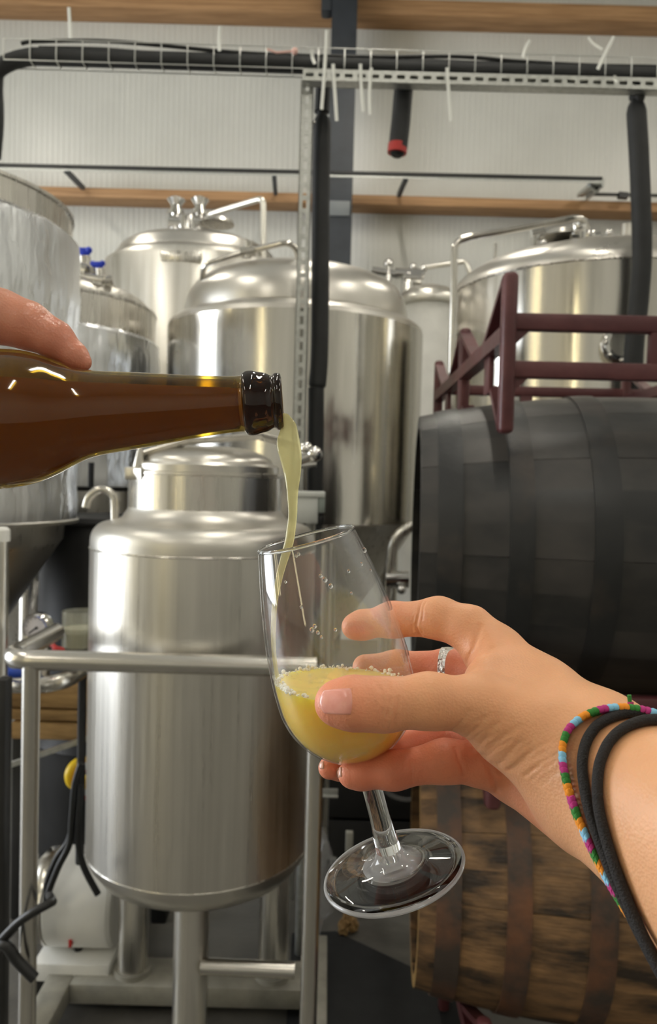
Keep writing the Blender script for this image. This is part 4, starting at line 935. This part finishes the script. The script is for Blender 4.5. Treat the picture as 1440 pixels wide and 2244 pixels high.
# beer standing in the glass, level with the ground
SURF = D(757, 1497, 0.354)
def beer_in_bowl():
    seg, nz = 72, 40; V, Fc = [], []
    ss = [0.0, ] 
    Minv = GM.inverted(); n_l = (Minv.to_3x3() @ Vector((0.012, 0, 1))).normalized(); p_l = Minv @ Vector(SURF)
    rows = []
    zb = zi + 0.0004
    # radial columns from the bottom up to the level plane
    HT = []
    for i in range(seg):
        a = 2 * math.pi * i / seg; ca, sa = math.cos(a), math.sin(a)
        # find the height where the wall meets the plane in this direction
        lo_, hi_ = zb, GL
        for _ in range(30):
            m_ = (lo_ + hi_) / 2; r_ = max(bowl_r(GL - m_) - th - 0.00012, 0.0005)
            if (Vector((r_ * ca, r_ * sa, m_)) - p_l).dot(n_l) > 0: hi_ = m_
            else: lo_ = m_
        HT.append(lo_)
    for j in range(nz + 1):
        row = []
        for i in range(seg):
            a = 2 * math.pi * i / seg; ca, sa = math.cos(a), math.sin(a); lo_ = HT[i]
            z = zb + (lo_ - zb) * (j / nz) ** 1.4; r_ = max(bowl_r(GL - z) - th - 0.00012, 0.0005)
            if j == 0: r_ = min(r_, 0.006)
            if j == nz: r_ += 0.0
            row.append((r_ * ca, r_ * sa, z))
        rows.append(row)
    for row in rows: V += row
    for j in range(nz):
        for i in range(seg):
            k = (i + 1) % seg; Fc.append((j * seg + i, j * seg + k, (j + 1) * seg + k, (j + 1) * seg + i))
    Fc.append(tuple(range(seg - 1, -1, -1)))
    top = rows[-1]; cen = np.mean(np.array(top), axis=0)
    # top disc as its own rings so that it can be gently uneven
    base = len(V) - seg; prev = list(range(base, base + seg)); tops = []
    for q in (0.85, 0.6, 0.3):
        cur = []
        for i in range(seg):
            p = cen + (np.array(top[i]) - cen) * q + np.array(n_l) * 0.0006 * math.sin(7 * i / seg * 6.283 + q * 9)
            cur.append(len(V)); V.append(tuple(p))
        for i in range(seg):
            k = (i + 1) % seg; tops.append(len(Fc)); Fc.append((prev[i], prev[k], cur[k], cur[i]))
        prev = cur
    V.append(tuple(cen)); 
    for i in range(seg): tops.append(len(Fc)); Fc.append((prev[i], prev[(i + 1) % seg], len(V) - 1))
    return V, Fc, top, n_l, tops
bv, bf, btop, bn, tops = beer_in_bowl()
beer = mk('beer', (bv, bf), ['beer', 'beer_top'], ang=50); beer.matrix_world = GM
tag(beer, 'cloudy yellow beer standing in the tilted tasting glass', 'beer')
for i in tops: beer.data.polygons[i].material_index = 1
rg = np.random.default_rng(5); fo = []; bb = []
cen = np.mean(np.array(btop), axis=0)
nb_ = len(btop)
for _ in range(900):
    a = rg.random(); dens = 0.35 + 0.65 * math.sin(a * 6.283 * 2 + 0.8) ** 2
    if rg.random() > dens: continue
    k = a * nb_; i = int(k) % nb_; f_ = k - int(k); p = np.array(btop[i]) * (1 - f_) + np.array(btop[(i + 1) % nb_]) * f_
    q = cen + (p - cen) * (1.0 - abs(rg.normal(0, 0.045)) - 0.012); r_ = float(0.00022 + 0.0009 * rg.random() ** 3)
    pos = q + np.array(bn) * (r_ * 0.4 + max(rg.normal(0.0, 0.0007), -0.0004))
    fo.append(sphere(pos, r_, 8, 6))
for _ in range(110):
    a = rg.uniform(0, 6.283); rr = math.sqrt(rg.random()) * 0.9; i = int(a / 6.283 * len(btop)) % len(btop)
    q = cen + (np.array(btop[i]) - cen) * rr; r_ = float(rg.uniform(0.0003, 0.0013))
    bb.append(sphere(q + np.array(bn) * r_ * 0.3, r_, 8, 6, sc=(1, 1, 0.8)))
f1 = mk('foam_rim', join(*fo), 'foam', beer); f1['kind'] = 'stuff'
f2 = mk('surface_bubbles', join(*bb), 'bubble', beer); f2['kind'] = 'stuff'

# ================================================================== bottle
BM0, BM1 = D(619, 879, 0.349), D(-300, 938, 0.343)
bx = Vector(BM1 - BM0).normalized(); by = bx.cross(Vector((0, 0, 1))).normalized(); bz = bx.cross(by)
BMX = Matrix(((by.x, bz.x, bx.x, BM0[0]), (by.y, bz.y, bx.y, BM0[1]), (by.z, bz.z, bx.z, BM0[2]), (0, 0, 0, 1)))
bottle = thing('beer_bottle', 'brown glass long-neck bottle held level while pouring', 'bottle'); bottle.matrix_world = BMX
k_ = 0.3465 / F
bo = [(0, 55), (1.5, 60), (8, 62.5), (14, 62), (18, 59), (22, 57), (27, 59.5), (36, 64), (52, 67.5), (62, 70.5), (74, 71), (82, 68), (86, 62.5), (92, 61), (110, 61.5), (160, 65), (220, 71.5), (280, 78.5), (330, 84), (380, 89), (410, 93), (440, 100), (475, 114), (510, 130), (545, 142), (585, 149), (640, 152.5), (720, 153), (1050, 153), (1085, 150), (1105, 140), (1112, 120)]
BP = [(p.y, p.x) for p in smooth_path([Vector((s * k_, r * k_, 0)) for s, r in bo], 4)]
BLN = BP[-1][1]
wall = 0.0013
ip = [(max(r - wall * (2.0 if s < 0.02 else 1.0), 0.0075), s) for r, s in BP if 0.001 < s < BLN - 0.004]
mk('glass_body', lathe([q for q in BP if q[1] > 0.0168] + [(0, BLN - 0.003)], 96), 'bottle_glass', bottle, ang=70)
mk('lip', lathe([q for q in BP if q[1] < 0.0175], 96), 'bottle_lip', bottle, ang=70)
mk('glass_inside', lathe([(BP[0][0], 0.0)] + ip, 72), 'bottle_glass', bottle, ang=70)
def bot_r(s): return float(np.interp(s, [q[1] for q in BP], [q[0] for q in BP]))
# beer inside the bottle, flat on top
Binv = BMX.inverted(); upl = (Binv.to_3x3() @ Vector((0, 0, 1))).normalized()
lvl = Binv @ Vector(D(250, 846, 0.346))
V, Fc = [], []; seg = 48; sl = np.linspace(0.004, BLN - 0.006, 70)
for s in sl:
    r_ = max(bot_r(s) - wall * (2.0 if s < 0.02 else 1.0) - 0.0003, 0.007)
    for i in range(seg):
        a = 2 * math.pi * i / seg; p = Vector((r_ * math.cos(a), r_ * math.sin(a), s)); h = (p - lvl).dot(upl)
        if h > 0: p -= upl * h
        q = math.hypot(p.x, p.y)
        if q > r_: p.x *= r_ / q; p.y *= r_ / q
        V.append(tuple(p))
for j in range(len(sl) - 1):
    for i in range(seg):
        k = (i + 1) % seg; Fc.append((j * seg + i, j * seg + k, (j + 1) * seg + k, (j + 1) * seg + i))
Fc.append(tuple(range(seg))); Fc.append(tuple((len(sl) - 1) * seg + i for i in range(seg - 1, -1, -1)))
bi = mk('beer', (V, Fc), 'beer_in_bottle', ang=50); bi.matrix_world = BMX; tag(bi, 'cloudy beer filling the brown bottle', 'beer')

# ================================================================== stream
so = [(600, 905, 622), (905, 616, 630), (913, 619, 637), (922, 619, 645), (931, 618, 651), (949, 612, 654), (967, 605, 658), (985, 607, 661), (1003, 613, 662), (1020, 617, 661), (1038, 622, 660), (1056, 625, 657), (1074, 628, 654), (1092, 629, 653), (1110, 631, 652), (1127, 632, 652), (1145, 630, 650), (1163, 627, 648), (1181, 625, 646), (1199, 620, 641), (1215, 616, 636), (1235, 611, 629), (1260, 605, 621), (1290, 600, 614), (1320, 596, 608), (1370, 593, 604), (1420, 594, 604), (1460, 599, 608), (1495, 605, 615)]
V, Fc = [], []; seg = 20; ny = 0
vr, vu = RN @ np.array([1, 0, 0]), RN @ np.array([0, 1, 0]); vf = RN @ np.array([0, 0, -1])
for j, (y, x0, x1) in enumerate(so[1:]):
    dep = 0.3485 + 0.003 * min(max((y - 1180) / 250, 0), 1)
    cpt = D((x0 + x1) / 2, y, dep); hw_ = (x1 - x0) / 2 / F * dep
    hd = min(hw_ * 0.8, 0.0042) * (0.9 if y < 1200 else 0.8)
    for i in range(seg):
        a = 2 * math.pi * i / seg
        tw_ = 0.35 * math.sin((y - 900) / 55.0)
        wob = 1 + 0.10 * math.sin(3 * a + y / 23.0)
        V.append(tuple(cpt + vr * hw_ * math.cos(a) + vf * hd * wob * (math.sin(a) + tw_ * math.cos(a) * 0.6)))
    ny += 1
for j in range(ny - 1):
    for i in range(seg):
        k = (i + 1) % seg; Fc.append((j * seg + i, j * seg + k, (j + 1) * seg + k, (j + 1) * seg + i))
Fc.append(tuple(range(seg))); Fc.append(tuple((ny - 1) * seg + i for i in range(seg)))
strm = mk('beer_stream', (V, Fc), 'beer_stream', ang=80)
sm = strm.modifiers.new('smooth', 'SUBSURF'); sm.levels = 2; sm.render_levels = 2
tag(strm, 'pale yellow stream of beer falling from bottle mouth into the glass', 'beer')

# ================================================================== hands: one continuous skin surface each
class Flesh:
    def __init__(s): s.groups = []; s.grooves = []
    def add(s, k, *caps): s.groups.append((k, caps))      # caps: (a, b, ra, rb)
    def chain(s, k, pts):                                 # pts: (px, py, depth, radius in m)
        P = [(D(x, y, d), r) for x, y, d, r in pts]
        s.add(k, *[(P[i][0], P[i + 1][0], P[i][1], P[i + 1][1]) for i in range(len(P) - 1)])
    def groove(s, pts, amp, w): s.grooves.append((np.array(pts), amp, w))
    @staticmethod
    def smin(a, b, k):
        h = np.clip(0.5 + 0.5 * (b - a) / k, 0, 1); return b * (1 - h) + a * h - k * h * (1 - h)
    def raw(s, P, ku):
        tot = None
        for k, caps in s.groups:
            g = None
            for a, b, ra, rb in caps:
                ba = b - a; h = np.clip(((P - a) @ ba) / (ba @ ba), 0, 1)
                d = np.linalg.norm(P - a - h[:, None] * ba, axis=1) - (ra + (rb - ra) * h)
                g = d if g is None else s.smin(g, d, k)
            tot = g if tot is None else s.smin(tot, g, ku[1] if len(ku) > 1 else ku[0])
        return tot
    def ev(s, P, grooves=False):
        P = np.asarray(P, float); out = np.empty(len(P))
        for i in range(0, len(P), 200000):
            q = P[i:i + 200000]; d = s.raw(q, (s.ku,))
            if grooves:
                for pts, amp, w in s.grooves:
                    sel = np.nonzero(((q > pts.min(0) - 3 * w) & (q < pts.max(0) + 3 * w)).all(1))[0]
                    if not len(sel): continue
                    qs = q[sel]; m = None
                    for a, b in zip(pts, pts[1:]):
                        ba = b - a; h = np.clip(((qs - a) @ ba) / (ba @ ba + 1e-12), 0, 1); e = np.linalg.norm(qs - a - h[:, None] * ba, axis=1)
                        m = e if m is None else np.minimum(m, e)
                    d[sel] += amp * np.exp(-(m / w) ** 2)
            out[i:i + 200000] = d
        return out
    def grad(s, P, e=0.0004, g=True):
        n = np.stack([s.ev(P + np.eye(3)[i] * e, g) - s.ev(P - np.eye(3)[i] * e, g) for i in range(3)], 1)
        return n / (np.linalg.norm(n, axis=1)[:, None] + 1e-12)
    def march_many(s, pix, t0=0.15):
        d = np.array([ray(*p) for p in pix]); d /= np.linalg.norm(d, axis=1)[:, None]; t = np.full(len(d), t0)
        for _ in range(70):
            v = s.ev(CAMP + d * t[:, None]); t = np.minimum(t + np.maximum(v, -0.001) * 0.85, 0.7)
            if np.abs(v[t < 0.69]).max(initial=0) < 0.00005: break
        return CAMP + d * t[:, None], t < 0.69
    def march(s, px, py):
        p, ok = s.march_many([(px, py)]); return p[0] if ok[0] else None
    def mesh(s, h):
        lo = np.min([np.minimum(a - ra, b - rb) for _, c in s.groups for a, b, ra, rb in c], axis=0) - 3 * h
        hi = np.max([np.maximum(a + ra, b + rb) for _, c in s.groups for a, b, ra, rb in c], axis=0) + 3 * h
        f = 4; n = (np.ceil((hi - lo) / (h * f)).astype(int)) * f
        cn = n // f
        cg = np.stack(np.meshgrid(*[lo[i] + (np.arange(cn[i]) + 0.5) * h * f - 0.5 * h for i in range(3)], indexing='ij'), -1).reshape(-1, 3)
        cd = s.ev(cg).reshape(cn)
        dfull = np.repeat(np.repeat(np.repeat(cd, f, 0), f, 1), f, 2)
        act = np.abs(dfull) < h * f * 2.2
        ii = np.argwhere(act); dfull[act] = s.ev(lo + ii * h)
        ins = dfull < 0
        c8 = sum(ins[a:n[0] - 1 + a, b:n[1] - 1 + b, c:n[2] - 1 + c].astype(np.int8) for a in (0, 1) for b in (0, 1) for c in (0, 1))
        ac = (c8 > 0) & (c8 < 8); cells = np.argwhere(ac); idx = np.full(ac.shape, -1); idx[ac] = np.arange(len(cells))
        acc = np.zeros((len(cells), 3)); cnt = np.zeros(len(cells))
        cor = [(a, b, c) for a in (0, 1) for b in (0, 1) for c in (0, 1)]
        for p in cor:
            for ax_ in range(3):
                if p[ax_]: continue
                q = list(p); q[ax_] = 1
                d0 = dfull[tuple((cells + p).T)]; d1 = dfull[tuple((cells + q).T)]
                m = (d0 < 0) != (d1 < 0); t = np.where(m, d0 / (d0 - d1 + 1e-20), 0)
                pos = np.array(p, float) + np.outer(t, np.array(q) - np.array(p))
                acc[m] += pos[m]; cnt[m] += 1
        V = lo + (cells + acc / cnt[:, None]) * h
        Q = []
        for ax_ in range(3):
            u, w = (ax_ + 1) % 3, (ax_ + 2) % 3
            s0 = np.take(ins, range(0, n[ax_] - 1), ax_); s1 = np.take(ins, range(1, n[ax_]), ax_)
            e = np.argwhere(s0 != s1); e = e[(e[:, u] > 0) & (e[:, w] > 0) & (e[:, u] < n[u] - 1) & (e[:, w] < n[w] - 1)]
            fl = s0[tuple(e.T)]
            def at(du, dw):
                c = e.copy(); c[:, u] += du; c[:, w] += dw; return idx[tuple(c.T)]
            q = np.stack([at(-1, -1), at(0, -1), at(0, 0), at(-1, 0)], 1); q[~fl] = q[~fl][:, ::-1]; Q.append(q)
        Q = np.concatenate(Q); Q = Q[(Q >= 0).all(1)]
        return V, Q
def subdivide(V, Q):
    E = np.sort(np.concatenate([Q[:, [0, 1]], Q[:, [1, 2]], Q[:, [2, 3]], Q[:, [3, 0]]]), axis=1)
    U, inv = np.unique(E, axis=0, return_inverse=True); inv = inv.reshape(4, -1)
    em = (V[U[:, 0]] + V[U[:, 1]]) / 2; fc = V[Q].mean(1)
    nv = len(V); ne = len(em); e0, e1, e2, e3 = [inv[i] + nv for i in range(4)]; c = np.arange(len(Q)) + nv + ne
    NQ = np.concatenate([np.stack([Q[:, 0], e0, c, e3], 1), np.stack([e0, Q[:, 1], e1, c], 1), np.stack([c, e1, Q[:, 2], e2], 1), np.stack([e3, c, e2, Q[:, 3]], 1)])
    return np.concatenate([V, em, fc]), NQ
def flesh_object(name, fl, h, tintf, sub=1, mat='skin'):
    V, Q = fl.mesh(h)
    for k in range(sub): V, Q = subdivide(V, Q)
    n_ = fl.grad(V, g=False)
    for _ in range(2): V = V - n_ * fl.ev(V, True)[:, None] * 0.95
    me = bpy.data.meshes.new(name); me.from_pydata(V.tolist(), [], Q.tolist()); me.update()
    me.polygons.foreach_set('use_smooth', [True] * len(me.polygons)); me.materials.append(M[mat])
    at = me.color_attributes.new('tint', 'FLOAT_COLOR', 'POINT')
    colr = np.ones((len(V), 4)); colr[:, :3] = tintf(V); at.data.foreach_set('color', colr.ravel())
    o = bpy.data.objects.new(name, me); COL.objects.link(o); return o
def l3(*c): return np.array(lin(*c)[:3])
SK, SKP, SKR = l3(228, 170, 126), l3(232, 148, 116), l3(218, 126, 98)

# ---- right hand holding the glass
H = Flesh(); H.ku = 0.006
H.add(0.016,
      (D(1083, 1432, 0.352), D(1296, 1630, 0.308), 0.0125, 0.0175),      # index metacarpal
      (D(1118, 1490, 0.366), D(1310, 1670, 0.322), 0.0125, 0.0170),
      (D(1125, 1560, 0.374), D(1305, 1720, 0.328), 0.0125, 0.0165),
      (D(1118, 1640, 0.372), D(1292, 1770, 0.324), 0.0120, 0.0150),
      (D(1130, 1690, 0.352), D(1296, 1782, 0.316), 0.0125, 0.0140),      # edge of the palm
      (D(1050, 1545, 0.312), D(1290, 1650, 0.302), 0.0112, 0.0165),      # thumb metacarpal
      (D(1120, 1602, 0.316), D(1270, 1700, 0.306), 0.0140, 0.0165),      # ball of the thumb
      (D(1070, 1490, 0.330), D(1180, 1540, 0.330), 0.0080, 0.0140),      # web
      (D(1308, 1645, 0.303), D(1800, 1935, 0.215), 0.0190, 0.0262),      # forearm, upper
      (D(1318, 1752, 0.305), D(1490, 1868, 0.282), 0.0180, 0.0195),      # forearm, lower
      (D(1490, 1868, 0.282), D(1900, 2420, 0.205), 0.0195, 0.0280),
      (D(1310, 1700, 0.306), D(1850, 2150, 0.215), 0.0220, 0.0320))
H.chain(0.006, [(738, 1541, 0.3125, 0.0089), (775, 1541, 0.3105, 0.0098), (842, 1544, 0.3090, 0.0097), (940, 1536, 0.3080, 0.0101), (1050, 1545, 0.3100, 0.0112)])
H.chain(0.005, [(774, 1374, 0.386, 0.0056), (792, 1370, 0.386, 0.0066), (860, 1358, 0.380, 0.0080), (962, 1354, 0.368, 0.0092), (1030, 1378, 0.360, 0.0100), (1083, 1432, 0.352, 0.0125)])
H.chain(0.005, [(800, 1462, 0.395, 0.0064), (870, 1462, 0.396, 0.0078), (985, 1463, 0.386, 0.0086), (1118, 1490, 0.366, 0.0125)])
H.chain(0.005, [(722, 1683, 0.366, 0.0052), (750, 1676, 0.372, 0.0066), (850, 1648, 0.390, 0.0078), (985, 1612, 0.394, 0.0088), (1125, 1560, 0.374, 0.0125)])
H.chain(0.005, [(768, 1697, 0.346, 0.0054), (790, 1694, 0.346, 0.0066), (862, 1688, 0.344, 0.0078), (975, 1668, 0.343, 0.0088), (1060, 1672, 0.346, 0.0100), (1130, 1690, 0.352, 0.0125)])
def crease(fl, pix, amp=0.0005, w=0.0007):
    pts, ok = fl.march_many(pix); pts = pts[ok]
    if len(pts) > 1: fl.groove(pts, amp, w)
for pix, am, w in (([(826, 1496), (836, 1520), (838, 1545), (836, 1575), (842, 1594)], 0.0013, 0.0007), ([(850, 1494), (854, 1520), (852, 1550), (848, 1580), (846, 1594)], 0.0011, 0.0007),
                   ([(872, 1530), (872, 1560), (862, 1590)], 0.0007, 0.0007), ([(822, 1540), (824, 1570), (830, 1592)], 0.0003, 0.0005), ([(838, 1494), (846, 1510), (852, 1530)], 0.0003, 0.0005),
                   ([(924, 1318), (918, 1345), (912, 1372), (922, 1392)], 0.0008, 0.0008), ([(932, 1320), (926, 1350), (926, 1388)], 0.0005, 0.0006), ([(908, 1350), (904, 1380)], 0.0003, 0.0006),
                   ([(1052, 1372), (1046, 1395), (1036, 1425), (1022, 1452)], 0.0008, 0.0014), ([(1078, 1420), (1058, 1440), (1040, 1462)], 0.0004, 0.0012),
                   ([(1010, 1620), (1040, 1600), (1062, 1575)], 0.0003, 0.0010), ([(1034, 1640), (1060, 1618), (1085, 1590)], 0.0003, 0.0010), ([(1060, 1658), (1085, 1636), (1108, 1610)], 0.0003, 0.0010),
                   ([(1090, 1676), (1112, 1655), (1135, 1630)], 0.0004, 0.0010), ([(1118, 1688), (1145, 1668), (1165, 1645)], 0.0004, 0.0010), ([(1150, 1700), (1180, 1680)], 0.0003, 0.0010), ([(990, 1600), (1012, 1580), (1025, 1560)], 0.0004, 0.0009),
                   ([(998, 1640), (1006, 1665), (1018, 1700)], 0.0007, 0.0009), ([(1072, 1682), (1082, 1710), (1090, 1735)], 0.0006, 0.0012), ([(900, 1666), (904, 1690), (900, 1715)], 0.0003, 0.0007)):
    crease(H, pix, am, w)
rw_ = np.random.default_rng(11)
for q_ in range(16):
    t_ = q_ / 15; x_, y_ = 1000 + 190 * t_ + rw_.normal(0, 5), 1612 + 105 * t_ ** 0.8 + rw_.normal(0, 3); ln = rw_.uniform(45, 95)
    crease(H, [(x_ + ln * f_, y_ - ln * (0.95 * f_ - 0.28 * f_ * f_)) for f_ in (-0.05, 0.25, 0.5, 0.75, 1.0)], rw_.uniform(0.00014, 0.00028), 0.0008)
tips = [(D(730, 1541, 0.311), 0.024), (D(790, 1372, 0.386), 0.030), (D(740, 1680, 0.366), 0.045), (D(790, 1694, 0.346), 0.045), (D(950, 1640, 0.37), 0.045), (D(980, 1463, 0.386), 0.03)]
def tint_r(V):
    w = np.zeros(len(V))
    for c, r in tips: w = np.maximum(w, np.exp(-(np.linalg.norm(V - c, axis=1) / r) ** 2))
    low = np.maximum(np.exp(-(np.linalg.norm(V - D(900, 1680, 0.36), axis=1) / 0.05) ** 2), np.exp(-(np.linalg.norm(V - D(1180, 1760, 0.33), axis=1) / 0.03) ** 2) * 0.6)
    c = SK[None] * (1 - w[:, None]) + SKP[None] * w[:, None]
    return c * (1 - 0.7 * low[:, None]) + SKR[None] * 0.7 * low[:, None]
hand = flesh_object('person', H, 0.0013, tint_r)
tag(hand, 'right hand and forearm gripping the tasting glass, wearing ring and bracelets', 'person')
def nail(fl, outline_fn, nu, nv, mat, parent, name, lift=0.00035):
    # grid of pixels on the finger, projected to the skin and lifted a little; the rim is tucked in
    V, Fc = [], []
    uv = [(i / nu, j / nv) for i in range(nu + 1) for j in range(nv + 1)]
    Pm, ok = fl.march_many([outline_fn(*q) for q in uv]); Nm = fl.grad(Pm, g=False)
    for (u, v), p, n in zip(uv, Pm, Nm):
        rim = min(u, 1 - u, v * 0.8, (1 - v) * 0.8)
        V.append(tuple(p + n * (lift if rim > 0.001 else -0.0006)))
    for i in range(nu):
        for j in range(nv):
            a = i * (nv + 1) + j; Fc.append((a, a + 1, a + nv + 2, a + nv + 1))
    return mk(name, (V, Fc), mat, parent, ang=75)
def thumb_nail(u, v):      # u: tip to base, v: top to bottom
    x = 697 + 78 * u; b = 2 * v - 1
    half = 33 * (1 - 0.18 * (1 - u) ** 2 ) * (1 - 0.06 * u)
    x += 9 * b * b * (1 - u) * 1.6 - 5 * b * b * u
    return x, 1537 + half * b + (1 - u) * 1.0
nail(H, thumb_nail, 18, 16, 'nail', hand, 'thumbnail')
def pinky_nail(u, v):
    b = 2 * v - 1; return 736 + 14 * u + 5 * b * b * (1 - u), 1694 + 13 * b - 3 * u
nail(H, pinky_nail, 8, 8, 'nail_dark', hand, 'fingernail')
def ring_nail(u, v):
    b = 2 * v - 1; return 699 + 12 * u + 5 * b * b * (1 - u), 1678 + 10 * b - 2 * u
nail(H, ring_nail, 8, 8, 'nail_dark', hand, 'fingernail')

# things worn on the wrist: loops lie in a plane and hug the skin
def loop_on(fl, pix3, clear, n=120, slack=0.0):
    a, b, c = [fl.march(*p) for p in pix3]
    nrm = np.cross(b - a, c - a); nrm /= np.linalg.norm(nrm)
    cen = (a + c) / 2; e1 = (b - cen); e1 -= nrm * (e1 @ nrm); 
    # centre of the section: walk inwards from the visible middle
    e1 /= np.linalg.norm(e1); cen = cen - e1 * 0.008; e2 = np.cross(nrm, e1); out = []
    rs = np.arange(0.002, 0.08, 0.0004)
    for i in range(n):
        t_ = 2 * math.pi * i / n; d = e1 * math.cos(t_) + e2 * math.sin(t_)
        v = fl.ev(cen + rs[:, None] * d); k = np.nonzero(v >= clear)[0]; out.append(rs[k[0]] if len(k) else 0.03)
    out = np.array(out)
    for _ in range(10): out = np.maximum(out, (np.roll(out, 1) + out + np.roll(out, -1)) / 3)
    return [cen + (e1 * math.cos(2 * math.pi * i / n) + e2 * math.sin(2 * math.pi * i / n)) * (out[i] + slack) for i in range(n)], nrm, e1, e2, cen
for pix3, lab in ((((1395, 1578), (1300, 1740), (1352, 1898)), 'black elastic hair tie on the wrist, next to the woven bracelet'),
                  (((1428, 1592), (1326, 1750), (1370, 1916)), 'black elastic hair tie on the wrist, nearest the right edge')):
    P, nrm, e1, e2, cen = loop_on(H, pix3, 0.0018)
    o = mk('hair_tie', tube(P, 0.0019, 12, closed=True), 'hair_tie'); tag(o, lab, 'hair tie', 'hair ties on the wrist')
P, nrm, e1, e2, cen = loop_on(H, ((1372, 1566), (1262, 1740), (1312, 1868)), 0.0010, n=200, slack=0.0004)
P = [np.array(p) for p in P]; L = [0.0]
for i in range(len(P)): L.append(L[-1] + np.linalg.norm(P[(i + 1) % len(P)] - P[i]))
def along(s):
    s = s % L[-1]; i = int(np.searchsorted(L, s) - 1); i = max(0, min(i, len(P) - 1)); t_ = (s - L[i]) / max(L[i + 1] - L[i], 1e-9)
    a, b = P[i], P[(i + 1) % len(P)]; return a * (1 - t_) + b * t_, (b - a) / np.linalg.norm(b - a)
brc = thing('woven_bracelet', 'colourful striped woven thread bracelet around the wrist', 'bracelet', tuple(cen))
rows = {0: [], 1: [], 2: [], 3: []}; step = 0.0018; nrow = int(L[-1] / step)
for i in range(nrow):
    for j in range(4):
        s = i * step + abs(j - 1.5) * 0.0011; p, tg = along(s); rad = p - cen; rad -= nrm * (rad @ nrm); rad /= np.linalg.norm(rad)
        q = p + nrm * (j - 1.5) * 0.0026 - cen
        v, f = sphere((0, 0, 0), 0.0016, 7, 5); mm_ = np.stack([tg * 1.05, nrm * 0.95, rad * 0.9], 1)
        ar = 0.5 if j < 2 else -0.5
        mm_ = np.stack([tg * math.cos(ar) + nrm * math.sin(ar), (nrm * math.cos(ar) - tg * math.sin(ar)) * 0.8, rad * 0.9], 1) * np.array([1.15, 1, 1])
        rows[(i // 2) % 4].append(([tuple(q + mm_ @ np.array(a)) for a in v], f))
for k, mname in enumerate(('thread_magenta', 'thread_green', 'thread_orange', 'thread_blue')):
    o = mk(mname.replace('thread_', '') + '_knots', join(*rows[k]), mname, brc); o['kind'] = 'stuff'
kp = np.array(H.march(1388, 1562)) - cen; kd = RN @ np.array([0.5, 0.75, 0.2])
mk('knot', join(sphere(kp, 0.0028, 10, 8), tube([kp, kp + kd * 0.002 - vr * 0.002, kp + vu * 0.004 - vr * 0.001], 0.0011, 8)), 'thread_magenta', brc)
mk('thread_end', tube([kp + vr * 0.001, kp + vu * 0.0035 - vr * 0.0012, kp + vu * 0.0065 - vr * 0.0015], 0.0008, 8), 'thread_green', brc)
mk('thread_end', tube([kp + vr * 0.001, kp + vr * 0.004 + vu * 0.001, kp + vr * 0.0075 - vu * 0.003], 0.0012, 8), 'thread_orange', brc)

# silver ring on the middle finger
ra, rb2 = D(958, 1463, 0.3883), D(1006, 1465, 0.3845); rax = Vector(rb2 - ra); rl_ = rax.length; rax.normalize()
rm = rax.to_track_quat('Z', 'Y').to_matrix().to_4x4(); rm.translation = Vector((ra + rb2) / 2)
rw = 0.0034; rrad = 0.00905
rn = mk('finger_ring', lathe([(rrad, -rw), (rrad + 0.0011, -rw + 0.0003), (rrad + 0.0014, 0), (rrad + 0.0011, rw - 0.0003), (rrad, rw), (rrad - 0.0002, 0), (rrad, -rw)], 72), 'silver', ang=60)
rn.matrix_world = rm; tag(rn, 'wide hammered silver ring on the middle finger', 'ring')

# ---- the other hand, pressing the bottle from above; only its first finger reaches into the picture
G = Flesh(); G.ku = 0.006
G.chain(0.006, [(184, 796, 0.350, 0.0030), (165, 780, 0.350, 0.0047), (120, 744, 0.351, 0.0076), (60, 713, 0.352, 0.0098), (0, 694, 0.354, 0.0113), (-120, 650, 0.360, 0.0116), (-260, 640, 0.372, 0.0125)])
G.chain(0.006, [(-40, 905, 0.392, 0.0066), (-62, 820, 0.394, 0.0080), (-90, 735, 0.384, 0.0092), (-180, 668, 0.374, 0.0100), (-290, 660, 0.376, 0.0130)])
G.chain(0.006, [(-150, 915, 0.392, 0.0066), (-165, 830, 0.394, 0.0080), (-190, 745, 0.385, 0.0092), (-260, 690, 0.378, 0.0100), (-330, 690, 0.380, 0.0130)])
G.chain(0.006, [(-270, 910, 0.391, 0.0060), (-280, 830, 0.393, 0.0074), (-300, 755, 0.386, 0.0084), (-340, 715, 0.382, 0.0100), (-370, 720, 0.382, 0.0120)])
G.chain(0.006, [(-200, 860, 0.300, 0.0080), (-260, 800, 0.301, 0.0098), (-350, 740, 0.312, 0.0105), (-440, 700, 0.335, 0.0130)])
G.add(0.016, (D(-260, 640, 0.372), D(-520, 620, 0.375), 0.0130, 0.0170), (D(-330, 690, 0.380), D(-540, 660, 0.380), 0.0130, 0.0170), (D(-370, 720, 0.382), D(-540, 700, 0.378), 0.012, 0.016),
      (D(-440, 700, 0.335), D(-540, 640, 0.36), 0.0140, 0.0170), (D(-530, 650, 0.372), D(-1100, 520, 0.43), 0.023, 0.034), (D(-540, 690, 0.37), D(-1100, 600, 0.42), 0.02, 0.032))
crease(G, [(96, 690), (112, 700), (124, 712)], 0.0003, 0.0008); crease(G, [(108, 686), (122, 700)], 0.0003, 0.0008)
def tint_l(V):
    w = np.exp(-(np.linalg.norm(V - D(150, 760, 0.35), axis=1) / 0.022) ** 2)[:, None]; c = l3(214, 148, 122); return c[None] * (1 - 0.6 * w) + l3(216, 136, 112)[None] * 0.6 * w
hand2 = flesh_object('person', G, 0.0015, tint_l, mat='skin_wet')
tag(hand2, 'wet finger of another hand steadying the brown bottle from above', 'person')
